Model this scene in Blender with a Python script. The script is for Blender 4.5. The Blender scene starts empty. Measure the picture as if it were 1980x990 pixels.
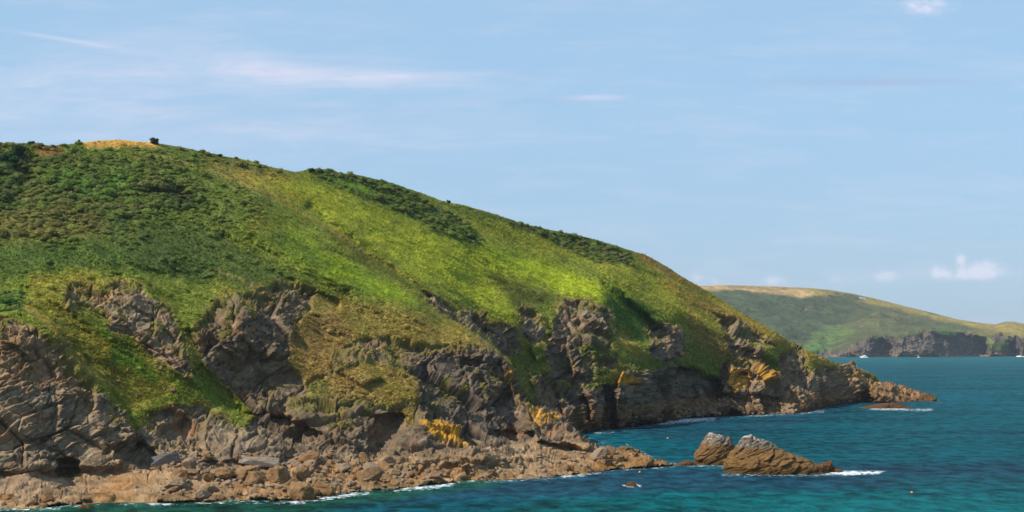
import bpy, math
import numpy as np

# ------------------------------------------------------------------ camera, sky, sun, exposure
scn = bpy.context.scene
col = scn.collection
F, HY, CX, CH = 2720.0, 668.0, 990.0, 22.0      # focal length and horizon row in photo pixels, eye height in metres

cam = bpy.data.cameras.new("camera")
cam.sensor_width = 36.0
cam.lens = 36.0 * F / 1980.0
cam.shift_y = (HY - 495.0) / 1980.0
cam.clip_start, cam.clip_end = 0.5, 120000.0
camo = bpy.data.objects.new("camera", cam)
camo.location = (0, 0, CH)
camo.rotation_euler = (math.radians(90), 0, 0)
col.objects.link(camo)
scn.camera = camo

SUN_DIR = np.array([-0.60, -0.34, 0.72]); SUN_DIR /= np.linalg.norm(SUN_DIR)   # towards the sun
sd = bpy.data.lights.new("sun", 'SUN')
sd.energy, sd.angle, sd.color = 5.0, math.radians(0.55), (1.0, 0.945, 0.84)
so = bpy.data.objects.new("sun", sd)
from mathutils import Vector
so.rotation_euler = Vector(SUN_DIR.tolist()).to_track_quat('Z', 'Y').to_euler()
so.location = (-300, -150, 400)
col.objects.link(so)

scn.view_settings.view_transform = 'Standard'
scn.view_settings.look = 'None'
scn.view_settings.gamma = 1.0
scn.view_settings.use_curve_mapping = False
scn.view_settings.exposure = 0.40

class NT:
    """small helper that writes node trees"""
    def __init__(s, tree):
        s.t = tree; s.n = tree.nodes; s.l = tree.links
    def new(s, typ, **kw):
        n = s.n.new(typ)
        for k, v in kw.items(): setattr(n, k, v)
        return n
    def put(s, sock, v):
        if isinstance(v, bpy.types.NodeSocket): s.l.new(v, sock)
        else: sock.default_value = v
    def math(s, op, a, b=None, c=None, clamp=False):
        n = s.new('ShaderNodeMath', operation=op); n.use_clamp = clamp
        s.put(n.inputs[0], a)
        if b is not None: s.put(n.inputs[1], b)
        if c is not None: s.put(n.inputs[2], c)
        return n.outputs[0]
    def noise(s, vec, scale, detail=4, rough=0.55, dist=0.0):
        n = s.new('ShaderNodeTexNoise')
        if vec is not None: s.put(n.inputs['Vector'], vec)
        n.inputs['Scale'].default_value = scale; n.inputs['Detail'].default_value = detail
        n.inputs['Roughness'].default_value = rough; n.inputs['Distortion'].default_value = dist
        return n.outputs['Fac']
    def ramp(s, f, lo, hi, clamp=True):
        n = s.new('ShaderNodeMapRange', clamp=clamp)
        n.interpolation_type = 'SMOOTHSTEP' if clamp else 'LINEAR'
        s.put(n.inputs['Value'], f); s.put(n.inputs['From Min'], lo); s.put(n.inputs['From Max'], hi)
        return n.outputs['Result']
    def mix(s, f, a, b, mode='MIX'):
        n = s.new('ShaderNodeMix', data_type='RGBA', blend_type=mode)
        s.put(n.inputs['Factor'], f)
        for sock, v in ((n.inputs[6], a), (n.inputs[7], b)):
            if isinstance(v, bpy.types.NodeSocket): s.l.new(v, sock)
            else: sock.default_value = (*v[:3], 1)
        return n.outputs[2]
    def comb(s, x, y, z):
        n = s.new('ShaderNodeCombineXYZ')
        for i, v in enumerate((x, y, z)): s.put(n.inputs[i], v)
        return n.outputs[0]

world = bpy.data.worlds.new("World"); scn.world = world; world.use_nodes = True
def build_sky():
    T = NT(world.node_tree); T.n.clear()
    sky = T.new('ShaderNodeTexSky', sky_type='NISHITA')
    sky.sun_disc = False
    sky.sun_elevation = math.asin(SUN_DIR[2])
    sky.sun_rotation = math.atan2(SUN_DIR[0], SUN_DIR[1])
    sky.air_density, sky.dust_density, sky.ozone_density, sky.altitude = 1.0, 0.7, 1.6, 0
    tc = T.new('ShaderNodeTexCoord')
    sep = T.new('ShaderNodeSeparateXYZ'); T.l.new(tc.outputs['Generated'], sep.inputs[0])
    X, Y, Z = sep.outputs
    yy = T.math('MAXIMUM', Y, 0.02)
    U = T.math('DIVIDE', X, yy); V = T.math('DIVIDE', Z, yy)        # tangent of azimuth and of elevation
    front = T.ramp(Y, 0.05, 0.3)
    def blob(cx, cy, rx, ry, k, tilt=0.0):
        a = T.math('MULTIPLY_ADD', U, F / rx, (CX - cx) / rx)
        vv = T.math('MULTIPLY_ADD', U, tilt, V)
        b = T.math('MULTIPLY_ADD', vv, F / ry, (cy - HY) / ry - tilt * F / ry * (cx - CX) / F)
        q = T.math('ADD', T.math('MULTIPLY', a, a), T.math('MULTIPLY', b, b))
        return T.math('MULTIPLY', T.math('POWER', 2.718, T.math('MULTIPLY', q, -1.0)), k)
    def total(lst):
        r = None
        for b in lst:
            v = blob(*b); r = v if r is None else T.math('ADD', r, v)
        return r
    st = T.comb(T.math('MULTIPLY', U, 6.0), T.math('MULTIPLY', V, 42.0), 0.3)
    wis = T.noise(st, 1.6, 6, 0.6, 0.6)
    fine = T.noise(st, 5.0, 5, 0.6, 0.4)
    nz = T.math('MULTIPLY_ADD', wis, 0.7, T.math('MULTIPLY', fine, 0.3))
    nzr = T.ramp(nz, 0.33, 0.66)
    # thin high cloud: (x, y, half width, half height, amount, tilt)
    cir = total([(640, 148, 210, 17, .22, .06), (760, 148, 120, 11, .20), (430, 130, 280, 34, .26, .07), (130, 168, 260, 34, .22),
                 (150, 225, 480, 40, .16), (400, 265, 480, 40, .13), (880, 145, 120, 8, .18),
                 (1150, 188, 55, 6, .34), (520, 60, 300, 60, .06)])
    con = blob(135, 78, 110, 3.0, .22, -0.0)
    con = blob(135, 78, 105, 4.0, .35, .165)
    cirm = T.math('MULTIPLY', cir, T.math('MULTIPLY_ADD', nzr, 1.1, 0.5))
    cirm = T.math('ADD', cirm, con)
    gen = T.math('MULTIPLY', T.ramp(nz, 0.42, 0.72), 0.19)
    cirm = T.math('MULTIPLY', T.math('ADD', cirm, gen, clamp=True), front)
    grey = total([(1680, 158, 200, 8, .55), (1060, 196, 120, 6, .25), (1010, 145, 70, 5, .22), (300, 243, 330, 8, .18), (560, 214, 260, 5, .18)])
    grey = T.math('MULTIPLY', grey, T.math('MULTIPLY', T.math('MULTIPLY_ADD', nzr, 0.8, 0.25), front))
    # small heaped clouds over the horizon
    cst = T.comb(T.math('MULTIPLY', U, 34.0), T.math('MULTIPLY', V, 50.0), 1.7)
    cn = T.noise(cst, 3.2, 5, 0.6, 0.3)
    cum = total([(1346, 536, 15, 14, .95), (1383, 543, 12, 9, .75), (1500, 542, 32, 13, .85), (1712, 534, 26, 13, 1.0), (1616, 540, 24, 9, .6),
                 (1910, 522, 36, 20, 1.35), (1858, 505, 11, 18, 1.15), (1815, 524, 16, 14, 1.05), (1855, 532, 46, 12, .95), (1790, 12, 62, 20, .95),
                 (1975, 530, 20, 5, .5)])
    cumm = T.ramp(T.math('MULTIPLY', cum, T.math('MULTIPLY_ADD', cn, 2.2, -0.25)), 0.15, 1.25)
    cumm = T.math('MULTIPLY', cumm, T.math('MULTIPLY', front, 0.85))
    base = T.mix(1.0, sky.outputs[0], (0.90, 1.02, 1.10), 'MULTIPLY')
    # thin even veil that pales the blue, as on a humid summer day
    veil = T.mix(T.ramp(V, 0.0, 0.2), (3.55, 5.05, 7.0), (3.75, 5.85, 8.1))
    c = T.mix(0.72, base, veil)
    c = T.mix(cirm, c, (6.9, 6.9, 8.3))
    c = T.mix(grey, c, (3.3, 4.2, 6.3))
    c = T.mix(cumm, c, (6.9, 7.1, 8.4))
    bg = T.new('ShaderNodeBackground'); T.put(bg.inputs['Color'], c); bg.inputs['Strength'].default_value = 0.085
    out = T.new('ShaderNodeOutputWorld'); T.l.new(bg.outputs[0], out.inputs[0])
build_sky()

# ------------------------------------------------------------------ helpers
RNG = np.random.default_rng(7)
f32 = np.float32

def smooth(a, lo, hi):
    t = np.clip((a - lo) / (hi - lo), 0, 1); return t * t * (3 - 2 * t)

def hash3(ix, iy, iz, seed):
    h = (ix.astype(np.int64) * 73856093) ^ (iy.astype(np.int64) * 19349663) ^ (iz.astype(np.int64) * 83492791) ^ (seed * 2654435761)
    h &= 0xffffffff
    h = ((h ^ (h >> 16)) * 0x45d9f3b) & 0xffffffff
    h = ((h ^ (h >> 16)) * 0x45d9f3b) & 0xffffffff
    return h ^ (h >> 16)

def perlin(p, seed=0):
    """gradient noise, p is (n, 3); about -0.7 .. 0.7"""
    i = np.floor(p).astype(np.int64); f = (p - i).astype(f32)
    u = f * f * f * (f * (f * 6 - 15) + 10)
    r = 0
    for dx in (0, 1):
        for dy in (0, 1):
            for dz in (0, 1):
                h = hash3(i[:, 0] + dx, i[:, 1] + dy, i[:, 2] + dz, seed)
                gx = ((h & 255) / 127.5 - 1).astype(f32); gy = (((h >> 8) & 255) / 127.5 - 1).astype(f32); gz = (((h >> 16) & 255) / 127.5 - 1).astype(f32)
                d = gx * (f[:, 0] - dx) + gy * (f[:, 1] - dy) + gz * (f[:, 2] - dz)
                w = (u[:, 0] if dx else 1 - u[:, 0]) * (u[:, 1] if dy else 1 - u[:, 1]) * (u[:, 2] if dz else 1 - u[:, 2])
                r = r + w * d
    return r

def fbm(p, octaves=4, gain=0.5, seed=0, ridged=False):
    r, a, s = 0, 1.0, 0
    for o in range(octaves):
        v = perlin(p * (2.03 ** o) + 17.3 * o, seed + o)
        if ridged: v = 0.5 - 2 * np.abs(v)
        r = r + a * v; s += a; a *= gain
    return r / s

def facets(p, seed=0, tilt=0.9):
    """broken rock: every Voronoi block gets its own offset and its own tilted face; returns offset and the distance to the joint"""
    i0 = np.floor(p).astype(np.int64)
    n = len(p)
    b1 = np.full(n, 1e9, f32); b2 = np.full(n, 1e9, f32); val = np.zeros(n, f32)
    for dx in (-1, 0, 1):
        for dy in (-1, 0, 1):
            for dz in (-1, 0, 1):
                ix, iy, iz = i0[:, 0] + dx, i0[:, 1] + dy, i0[:, 2] + dz
                h = hash3(ix, iy, iz, seed); g = hash3(ix, iy, iz, seed + 91)
                ox = p[:, 0] - (ix + (h & 1023) / 1023.0); oy = p[:, 1] - (iy + ((h >> 10) & 1023) / 1023.0); oz = p[:, 2] - (iz + ((h >> 20) & 1023) / 1023.0)
                d = (ox * ox + oy * oy + oz * oz).astype(f32)
                v = ((g & 255) / 255.0 - 0.5) + tilt * ((((g >> 8) & 255) / 127.5 - 1) * ox + (((g >> 16) & 255) / 127.5 - 1) * oy + ((((g >> 4) & 255)) / 127.5 - 1) * oz)
                closer = d < b1
                b2 = np.where(closer, b1, np.minimum(b2, d)); val = np.where(closer, v, val).astype(f32); b1 = np.where(closer, d, b1)
    return val, np.sqrt(b2) - np.sqrt(b1)

def sdf(poly, x, y):
    """signed distance to a polygon, positive inside"""
    P = np.array(poly, float); n = len(P)
    d = np.full(x.shape, 1e9); ins = np.zeros(x.shape, bool)
    for k in range(n):
        ax, ay = P[k]; bx, by = P[(k + 1) % n]
        ex, ey = bx - ax, by - ay
        L = ex * ex + ey * ey + 1e-9
        t = np.clip(((x - ax) * ex + (y - ay) * ey) / L, 0, 1)
        d = np.minimum(d, (x - ax - t * ex) ** 2 + (y - ay - t * ey) ** 2)
        c = ((ay > y) != (by > y)) & (x < ex * (y - ay) / (ey if abs(ey) > 1e-9 else 1e-9) + ax)
        ins ^= c
    d = np.sqrt(d)
    return np.where(ins, d, -d)

def blur(A, k):
    """box mean over k cells each way, edges repeated"""
    for ax in (0, 1):
        pad = [(0, 0)] * A.ndim; pad[ax] = (k + 1, k)
        c = np.cumsum(np.pad(A, pad, mode='edge'), axis=ax)
        n = A.shape[ax]; A = (np.take(c, np.arange(2 * k + 1, n + 2 * k + 1), ax) - np.take(c, np.arange(0, n), ax)) / (2 * k + 1)
    return A
def pmask(poly, x, y, soft):
    """soft polygon mask, worked out only near the polygon"""
    P = np.array(poly, float)
    lo, hi = P.min(0) - soft - 2, P.max(0) + soft + 2
    m = (x > lo[0]) & (x < hi[0]) & (y > lo[1]) & (y < hi[1])
    out = np.zeros(x.shape)
    if m.any(): out[m] = smooth(sdf(poly, x[m], y[m]), -soft, soft)
    return out

def interp(pts, x):
    P = np.array(pts, float); return np.interp(x, P[:, 0], P[:, 1])

def tps(pts, x, y, reg=1e-3):
    """thin-plate surface through (x, y, value) points"""
    P = np.array(pts, float); s = 300.0
    q = P[:, :2] / s; n = len(q)
    def ker(r2): return 0.5 * r2 * np.log(r2 + 1e-9)
    K = ker(((q[:, None] - q[None]) ** 2).sum(-1)) + reg * np.eye(n)
    A = np.zeros((n + 3, n + 3)); A[:n, :n] = K; A[:n, n] = 1; A[:n, n + 1:] = q; A[n, :n] = 1; A[n + 1:, :n] = q.T
    w = np.linalg.solve(A, np.concatenate([P[:, 2], np.zeros(3)]))
    xx, yy = x.ravel() / s, y.ravel() / s; out = np.empty(xx.shape)
    for k in range(0, len(xx), 40000):
        a, b = xx[k:k + 40000], yy[k:k + 40000]
        r2 = (a[:, None] - q[None, :, 0]) ** 2 + (b[:, None] - q[None, :, 1]) ** 2
        out[k:k + 40000] = ker(r2) @ w[:n] + w[n] + a * w[n + 1] + b * w[n + 2]
    return out.reshape(x.shape)

def lin(r, g, b, k=0.66):
    c = np.array([r, g, b], float) / 255.0
    return np.where(c <= 0.04045, c / 12.92, ((c + 0.055) / 1.055) ** 2.4) * k

def to_world(x, y, D):
    return np.stack([(x - CX) / F * D, D, CH + (HY - y) / F * D], -1)

def sea_depth(y, z=0.0):
    return (CH - z) * F / np.maximum(y - HY, 0.5)

def tag(o, label=None, cat=None, group=None, kind=None):
    if label: o['label'] = label
    if cat: o['category'] = cat
    if group: o['group'] = group
    if kind: o['kind'] = kind
    return o

def mesh_obj(name, verts, faces, mat, parent=None, colors=None, smooth_shade=True, attrs=None):
    """faces: (n, 3) or (n, 4) index array"""
    me = bpy.data.meshes.new(name)
    verts = np.ascontiguousarray(verts, dtype=f32); faces = np.ascontiguousarray(faces, dtype=np.int32)
    nf, k = faces.shape
    me.vertices.add(len(verts)); me.vertices.foreach_set('co', verts.ravel())
    me.loops.add(nf * k); me.loops.foreach_set('vertex_index', faces.ravel())
    me.polygons.add(nf)
    me.polygons.foreach_set('loop_start', np.arange(0, nf * k, k, dtype=np.int32))
    me.polygons.foreach_set('use_smooth', np.full(nf, smooth_shade, dtype=bool))
    me.update(calc_edges=True); me.validate()
    if colors is not None:
        a = me.color_attributes.new('Col', 'FLOAT_COLOR', 'POINT')
        c = np.ones((len(verts), 4), f32); c[:, :3] = colors
        a.data.foreach_set('color', c.ravel())
    for nm, v in (attrs or {}).items():
        a = me.attributes.new(nm, 'FLOAT', 'POINT'); a.data.foreach_set('value', np.ascontiguousarray(v, dtype=f32).ravel())
    if mat: me.materials.append(mat)
    o = bpy.data.objects.new(name, me); col.objects.link(o)
    if parent: o.parent = parent
    return o

def grid_faces(nr, nc):
    i = np.arange(nr * nc).reshape(nr, nc)
    return np.stack([i[:-1, :-1], i[1:, :-1], i[1:, 1:], i[:-1, 1:]], -1).reshape(-1, 4)

def grid_normals(P):
    du = np.gradient(P, axis=1); dv = np.gradient(P, axis=0)
    n = np.cross(dv, du); n /= np.linalg.norm(n, axis=-1, keepdims=True) + 1e-9
    return n

# ------------------------------------------------------------------ materials
def mat_new(name):
    m = bpy.data.materials.new(name); m.use_nodes = True
    T = NT(m.node_tree); T.n.clear()
    out = T.new('ShaderNodeOutputMaterial'); b = T.new('ShaderNodeBsdfPrincipled')
    T.l.new(b.outputs[0], out.inputs[0])
    return m, T, b

def mat_plain(name, rgb, rough=0.5, spec=0.4, metal=0.0):
    m, T, b = mat_new(name)
    ob = T.new('ShaderNodeTexCoord')
    n = T.noise(ob.outputs['Object'], 6.0, 4)
    c = T.mix(T.ramp(n, 0.3, 0.7), tuple(v * 0.88 for v in rgb), rgb)
    T.put(b.inputs['Base Color'], c); b.inputs['Roughness'].default_value = rough
    b.inputs['Specular IOR Level'].default_value = spec; b.inputs['Metallic'].default_value = metal
    return m

def mat_land(name, bump=0.5, scale=1.0):
    m, T, b = mat_new(name)
    a = T.new('ShaderNodeVertexColor', layer_name='Col')
    ge = T.new('ShaderNodeNewGeometry')
    n1 = T.noise(ge.outputs['Position'], 0.9 * scale, 8, 0.65)
    n2 = T.noise(ge.outputs['Position'], 4.5 * scale, 5, 0.6)
    v = T.math('ADD', T.ramp(n1, 0.25, 0.75, False), T.math('MULTIPLY', n2, 0.6))
    k = T.math('MULTIPLY_ADD', v, 0.55, 0.56)
    kk = T.comb(k, k, k)
    T.put(b.inputs['Base Color'], T.mix(1.0, a.outputs[0], kk, 'MULTIPLY'))
    b.inputs['Roughness'].default_value = 0.92; b.inputs['Specular IOR Level'].default_value = 0.15
    bp = T.new('ShaderNodeBump'); bp.inputs['Strength'].default_value = bump; bp.inputs['Distance'].default_value = 0.25 / scale
    T.put(bp.inputs['Height'], v); T.l.new(bp.outputs[0], b.inputs['Normal'])
    return m

def mat_leaf(name):
    m, T, b = mat_new(name)
    a = T.new('ShaderNodeVertexColor', layer_name='Col')
    T.l.new(a.outputs[0], b.inputs['Base Color'])
    b.inputs['Roughness'].default_value = 0.75; b.inputs['Specular IOR Level'].default_value = 0.15
    tr = T.new('ShaderNodeBsdfTranslucent'); T.l.new(a.outputs[0], tr.inputs['Color'])
    mx = T.new('ShaderNodeMixShader'); mx.inputs[0].default_value = 0.45
    T.l.new(b.outputs[0], mx.inputs[1]); T.l.new(tr.outputs[0], mx.inputs[2])
    T.l.new(mx.outputs[0], next(n for n in T.n if n.type == 'OUTPUT_MATERIAL').inputs[0])
    return m

def mat_boulder(name):
    """sea-worn rock: grey heart, tan weathered skin, dark weed band close to the water"""
    m, T, b = mat_new(name)
    ge = T.new('ShaderNodeNewGeometry'); oi = T.new('ShaderNodeObjectInfo')
    sp = T.new('ShaderNodeSeparateXYZ'); T.l.new(ge.outputs['Position'], sp.inputs[0])
    n1 = T.noise(ge.outputs['Position'], 1.3, 8, 0.65); n2 = T.noise(ge.outputs['Position'], 7.0, 6, 0.6)
    c = T.mix(T.ramp(n1, 0.35, 0.65), tuple(lin(124, 94, 64)), tuple(lin(160, 124, 82)))
    c = T.mix(T.math('MULTIPLY', T.ramp(T.math('ADD', oi.outputs['Random'], T.math('MULTIPLY', n1, 0.3)), 0.85, 1.1), .7), c, tuple(lin(138, 122, 104)))
    c = T.mix(T.ramp(T.math('MULTIPLY_ADD', oi.outputs['Random'], -1.0, 0.14), 0.0, 0.1), c, tuple(lin(164, 118, 72)))
    weed = T.ramp(T.math('ADD', sp.outputs[2], T.math('MULTIPLY', n1, 1.2)), 1.5, 0.7)
    c = T.mix(T.math('MULTIPLY', weed, 0.8), c, tuple(lin(96, 66, 28)))
    k = T.math('MULTIPLY_ADD', T.math('ADD', oi.outputs['Random'], n2), 0.4, 0.55)
    c = T.mix(1.0, c, T.comb(k, k, k), 'MULTIPLY')
    T.put(b.inputs['Base Color'], c); b.inputs['Roughness'].default_value = 0.88; b.inputs['Specular IOR Level'].default_value = 0.2
    bp = T.new('ShaderNodeBump'); bp.inputs['Strength'].default_value = 0.7; bp.inputs['Distance'].default_value = 0.12
    T.put(bp.inputs['Height'], T.math('ADD', n1, T.math('MULTIPLY', n2, 0.5))); T.l.new(bp.outputs[0], b.inputs['Normal'])
    return m

M_LAND = mat_land('headland_surface', 0.55, 1.0)
M_FAR = mat_land('far_headland_surface', 0.5, 0.06)
M_LEAF = mat_leaf('vegetation')
M_ROCK = mat_boulder('shore_rock')
M_STACK = mat_land('stack_rock', 0.6, 1.4)

# ------------------------------------------------------------------ the near headland (terrain)
SKY = [(-340, 290), (-200, 282), (0, 277), (60, 276), (100, 281), (150, 276), (180, 272), (230, 270), (280, 275), (300, 276), (340, 283), (400, 294), (430, 301), (480, 310), (520, 322),
       (570, 332), (600, 328), (640, 330), (700, 340), (760, 354), (800, 368), (850, 386), (870, 391), (900, 397), (940, 409), (1000, 428), (1050, 442), (1100, 451), (1150, 463),
       (1200, 478), (1250, 493), (1290, 516), (1330, 541), (1370, 564), (1420, 596), (1480, 631), (1530, 661), (1580, 686), (1620, 702), (1660, 712), (1690, 725), (1730, 744),
       (1770, 757), (1812, 773), (1845, 781), (1900, 784)]
SEA_A = [(-330, 990), (0, 984), (60, 985), (150, 976), (300, 974), (400, 972), (470, 969), (560, 970), (600, 968), (650, 957), (720, 950), (780, 945), (850, 937), (900, 931), (1000, 928),
         (1060, 925), (1130, 917), (1200, 908), (1250, 906), (1305, 901)]
SEA_SPUR = [(1290, 894), (1250, 880), (1215, 866), (1180, 869), (1155, 863), (1140, 852), (1138, 840)]
SEA_B = [(1150, 833), (1200, 826), (1280, 818), (1330, 810), (1400, 806), (1500, 802), (1550, 800), (1600, 787), (1650, 779), (1700, 779), (1760, 778), (1807, 777)]
SEA_POLY = SEA_A + SEA_SPUR + SEA_B + [(1920, 777), (1920, 1030), (-360, 1030)]

SKY_D = [(-340, 280), (0, 300), (250, 325), (450, 340), (600, 355), (800, 392), (1000, 432), (1200, 466), (1290, 480), (1400, 492), (1530, 514), (1620, 541), (1700, 564), (1807, 566), (1900, 575)]
def shore(x, y): return (x, y, sea_depth(np.float64(y)))
PA = [shore(*p) for p in SEA_A]
PA += [(0, 922, 199), (130, 905, 206), (280, 900, 210), (400, 890, 214), (560, 880, 224), (700, 880, 231), (800, 890, 232), (920, 890, 235), (1010, 862, 252), (1100, 876, 256),
       (1150, 866, 260), (1200, 873, 259), (1250, 886, 256),
       (-320, 925, 196), (-320, 700, 206), (-320, 600, 213), (-320, 450, 240),
       (0, 800, 204), (0, 700, 209), (0, 620, 214), (100, 800, 208), (100, 700, 213), (100, 620, 219), (200, 840, 212), (200, 740, 218), (150, 640, 222), (250, 720, 223), (300, 770, 222),
       (100, 585, 225), (260, 560, 238), (300, 630, 233), (360, 700, 229), (370, 770, 226), (350, 845, 219), (480, 600, 247), (480, 700, 240), (480, 790, 233), (500, 850, 225), (430, 580, 248),
       (600, 600, 262), (620, 680, 252), (600, 790, 239), (640, 840, 233), (700, 740, 247), (780, 770, 247), (700, 650, 262), (820, 690, 262), (900, 680, 268), (900, 760, 257), (900, 830, 247),
       (1000, 720, 274), (1000, 800, 263), (830, 820, 242), (1050, 800, 268), (1100, 845, 265),
       (820, 565, 290), (930, 650, 278), (700, 560, 284), (600, 500, 284), (500, 520, 269), (400, 530, 260), (260, 500, 252), (100, 520, 239), (0, 560, 226),
       (0, 450, 252), (200, 420, 270), (400, 430, 285), (600, 420, 314), (500, 380, 308), (300, 350, 300), (100, 350, 284), (0, 340, 283), (740, 500, 305), (860, 600, 292), (800, 460, 340), (700, 380, 346),
       (1000, 500, 380), (1100, 600, 350)]
PA += [(x, interp(SKY, x), interp(SKY_D, x)) for x in (-320, -150, 0, 150, 300, 450, 600, 700, 800, 1000)]
PB = [shore(*p) for p in SEA_B]
PB += [(600, 420, 316), (680, 470, 313), (760, 530, 312), (820, 565, 318), (680, 430, 330), (800, 480, 345), (900, 560, 350), (960, 590, 352), (1000, 620, 350), (1000, 680, 347), (1060, 760, 347), (1120, 815, 353),
       (900, 450, 386), (1000, 500, 402), (1100, 520, 420), (1050, 590, 374), (1100, 660, 366), (1100, 740, 358), (1180, 560, 402), (1200, 620, 392), (1230, 700, 384), (1230, 780, 380),
       (1280, 786, 410), (1400, 776, 449), (1500, 770, 464), (1600, 765, 511), (1700, 760, 546), (1300, 705, 418), (1300, 640, 428), (1350, 720, 441), (1400, 660, 460), (1450, 700, 466),
       (1400, 610, 476), (1500, 660, 480), (1540, 720, 480), (1560, 685, 502), (1600, 725, 518), (1650, 740, 541), (1250, 560, 440), (1300, 590, 444), (500, 420, 290), (900, 700, 325), (900, 800, 310)]
PB += [(x, interp(SKY, x), interp(SKY_D, x)) for x in (450, 600, 700, 800, 900, 1000, 1100, 1200, 1290, 1400, 1530, 1620, 1700, 1807)]

# where the near spur stands in front of the cove
A_POLY = [(-400, 200), (560, 200), (600, 400), (660, 460), (740, 520), (820, 566), (880, 605), (945, 662), (985, 700), (1003, 735), (1010, 772), (1060, 788), (1100, 822), (1150, 861), (1215, 866), (1260, 882), (1310, 898), (1310, 1040), (-400, 1040)]

# buttresses (negative: standing forward) and gullies, coves, caves (positive): outline, metres, edge softness
RELIEF = [
    ([(-360, 608), (0, 602), (42, 590), (95, 636), (150, 692), (205, 757), (262, 845), (252, 872), (235, 905), (-360, 925)], -3.2, 9),
    ([(60, 590), (125, 590), (200, 640), (262, 655), (300, 700), (338, 735), (325, 775), (270, 785), (250, 795), (215, 745), (150, 688)], 1.2, 14),
    ([(208, 868), (262, 848), (300, 872), (318, 915), (284, 913), (250, 895)], 3.2, 8),
    ([(280, 800), (330, 790), (366, 812), (368, 846), (320, 850), (300, 826)], 1.8, 10),
    ([(100, 893), (125, 884), (150, 892), (152, 916), (112, 918)], 3.5, 5),
    ([(198, 560), (240, 543), (280, 550), (330, 600), (355, 645), (378, 700), (372, 732), (330, 715), (295, 670), (250, 640), (205, 625)], -1.6, 12),
    ([(345, 625), (375, 640), (395, 710), (440, 750), (480, 810), (460, 812), (400, 765), (372, 722)], 2, 8),
    ([(425, 590), (460, 568), (520, 573), (535, 630), (530, 680), (470, 690), (430, 660)], -1.2, 12),
    ([(395, 690), (430, 680), (490, 690), (590, 720), (600, 760), (560, 800), (480, 800), (440, 760)], 1.0, 16),
    ([(478, 800), (550, 805), (620, 835), (590, 846), (510, 818)], 4, 8),
    ([(400, 800), (430, 785), (480, 815), (560, 870), (540, 890), (400, 890), (385, 840)], -3, 6),
    ([(555, 790), (600, 775), (690, 790), (716, 820), (705, 862), (680, 878), (620, 850), (560, 832)], -2.5, 16),
    ([(708, 884), (720, 842), (742, 802), (778, 794), (764, 838), (744, 870), (728, 890)], 4.2, 8),
    ([(735, 892), (770, 842), (800, 806), (850, 812), (920, 855), (1000, 885), (1000, 896), (740, 896)], -3.5, 12),
    ([(815, 700), (870, 690), (960, 700), (1000, 760), (1010, 800), (1000, 850), (905, 850), (830, 812)], 4.5, 12),
    ([(955, 832), (1020, 830), (1030, 852), (985, 864)], 4, 7),
    ([(1012, 772), (1060, 787), (1110, 832), (1150, 862), (1140, 870), (1040, 850), (1016, 800)], -4, 4),
    ([(640, 690), (700, 690), (740, 730), (700, 745), (650, 720)], -2, 6),
    ([(690, 650), (760, 655), (860, 672), (930, 672), (930, 690), (840, 695), (740, 690)], 1.0, 9),
    ([(815, 562), (850, 575), (885, 602), (945, 640), (960, 670), (930, 655), (880, 622), (840, 595)], 3.5, 5),
    ([(940, 530), (985, 545), (1060, 590), (1010, 610), (1000, 600), (960, 570)], 4, 15),
    ([(1165, 545), (1225, 590), (1285, 640), (1260, 665), (1190, 650), (1180, 600)], 10, 10),
    ([(1195, 748), (1212, 706), (1246, 720), (1262, 770), (1262, 815), (1190, 822)], -7, 5),
    ([(1253, 730), (1330, 712), (1385, 732), (1396, 780), (1265, 786)], 7, 6),
    ([(1390, 762), (1400, 722), (1415, 698), (1462, 704), (1502, 730), (1512, 765)], -7, 6),
    ([(1512, 682), (1545, 668), (1562, 690), (1562, 750), (1508, 742)], 8, 5),
    ([(1575, 720), (1640, 722), (1650, 770), (1580, 770)], 3, 6),
    ([(1648, 777), (1655, 757), (1672, 752), (1690, 776)], 8, 3),
    ([(1370, 602), (1430, 618), (1500, 668), (1470, 668), (1410, 632)], 4, 5),
    ([(1000, 600), (1060, 600), (1070, 660), (1010, 660)], 2.5, 6), ([(1090, 585), (1130, 580), (1175, 605), (1178, 650), (1095, 650)], 2.5, 5),
    ([(1060, 660), (1095, 655), (1110, 760), (1080, 760)], 3.5, 6),
    ([(1250, 640), (1310, 630), (1330, 690), (1270, 700)], -2.5, 6),
    ([(1085, 745), (1105, 735), (1118, 800), (1095, 830)], -4, 6), ([(1130, 760), (1150, 745), (1162, 800), (1140, 825)], -3.5, 6), ([(1165, 760), (1185, 750), (1190, 810), (1170, 815)], 3, 5), ([(1118, 770), (1130, 765), (1136, 815), (1120, 820)], 3, 4),
    ([(1290, 720), (1310, 712), (1318, 780), (1296, 784)], -3, 5), ([(1340, 722), (1358, 720), (1372, 778), (1350, 780)], -3.5, 5), ([(1405, 740), (1420, 702), (1436, 706), (1424, 765)], -3, 4), ([(1455, 745), (1470, 712), (1488, 722), (1480, 768)], -3, 4), ([(1435, 720), (1450, 718), (1450, 768), (1432, 768)], 3, 4),
    ([(1560, 745), (1600, 715), (1625, 720), (1610, 770), (1570, 775)], -3.5, 8), ([(1690, 775), (1680, 745), (1730, 752), (1760, 772)], -4, 7), ([(1625, 770), (1635, 735), (1652, 745), (1650, 772)], -2.5, 5), ([(1020, 640), (1045, 630), (1060, 690), (1035, 700)], -3, 6), ([(1120, 590), (1160, 590), (1165, 640), (1125, 645)], -2.5, 6),
]

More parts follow.
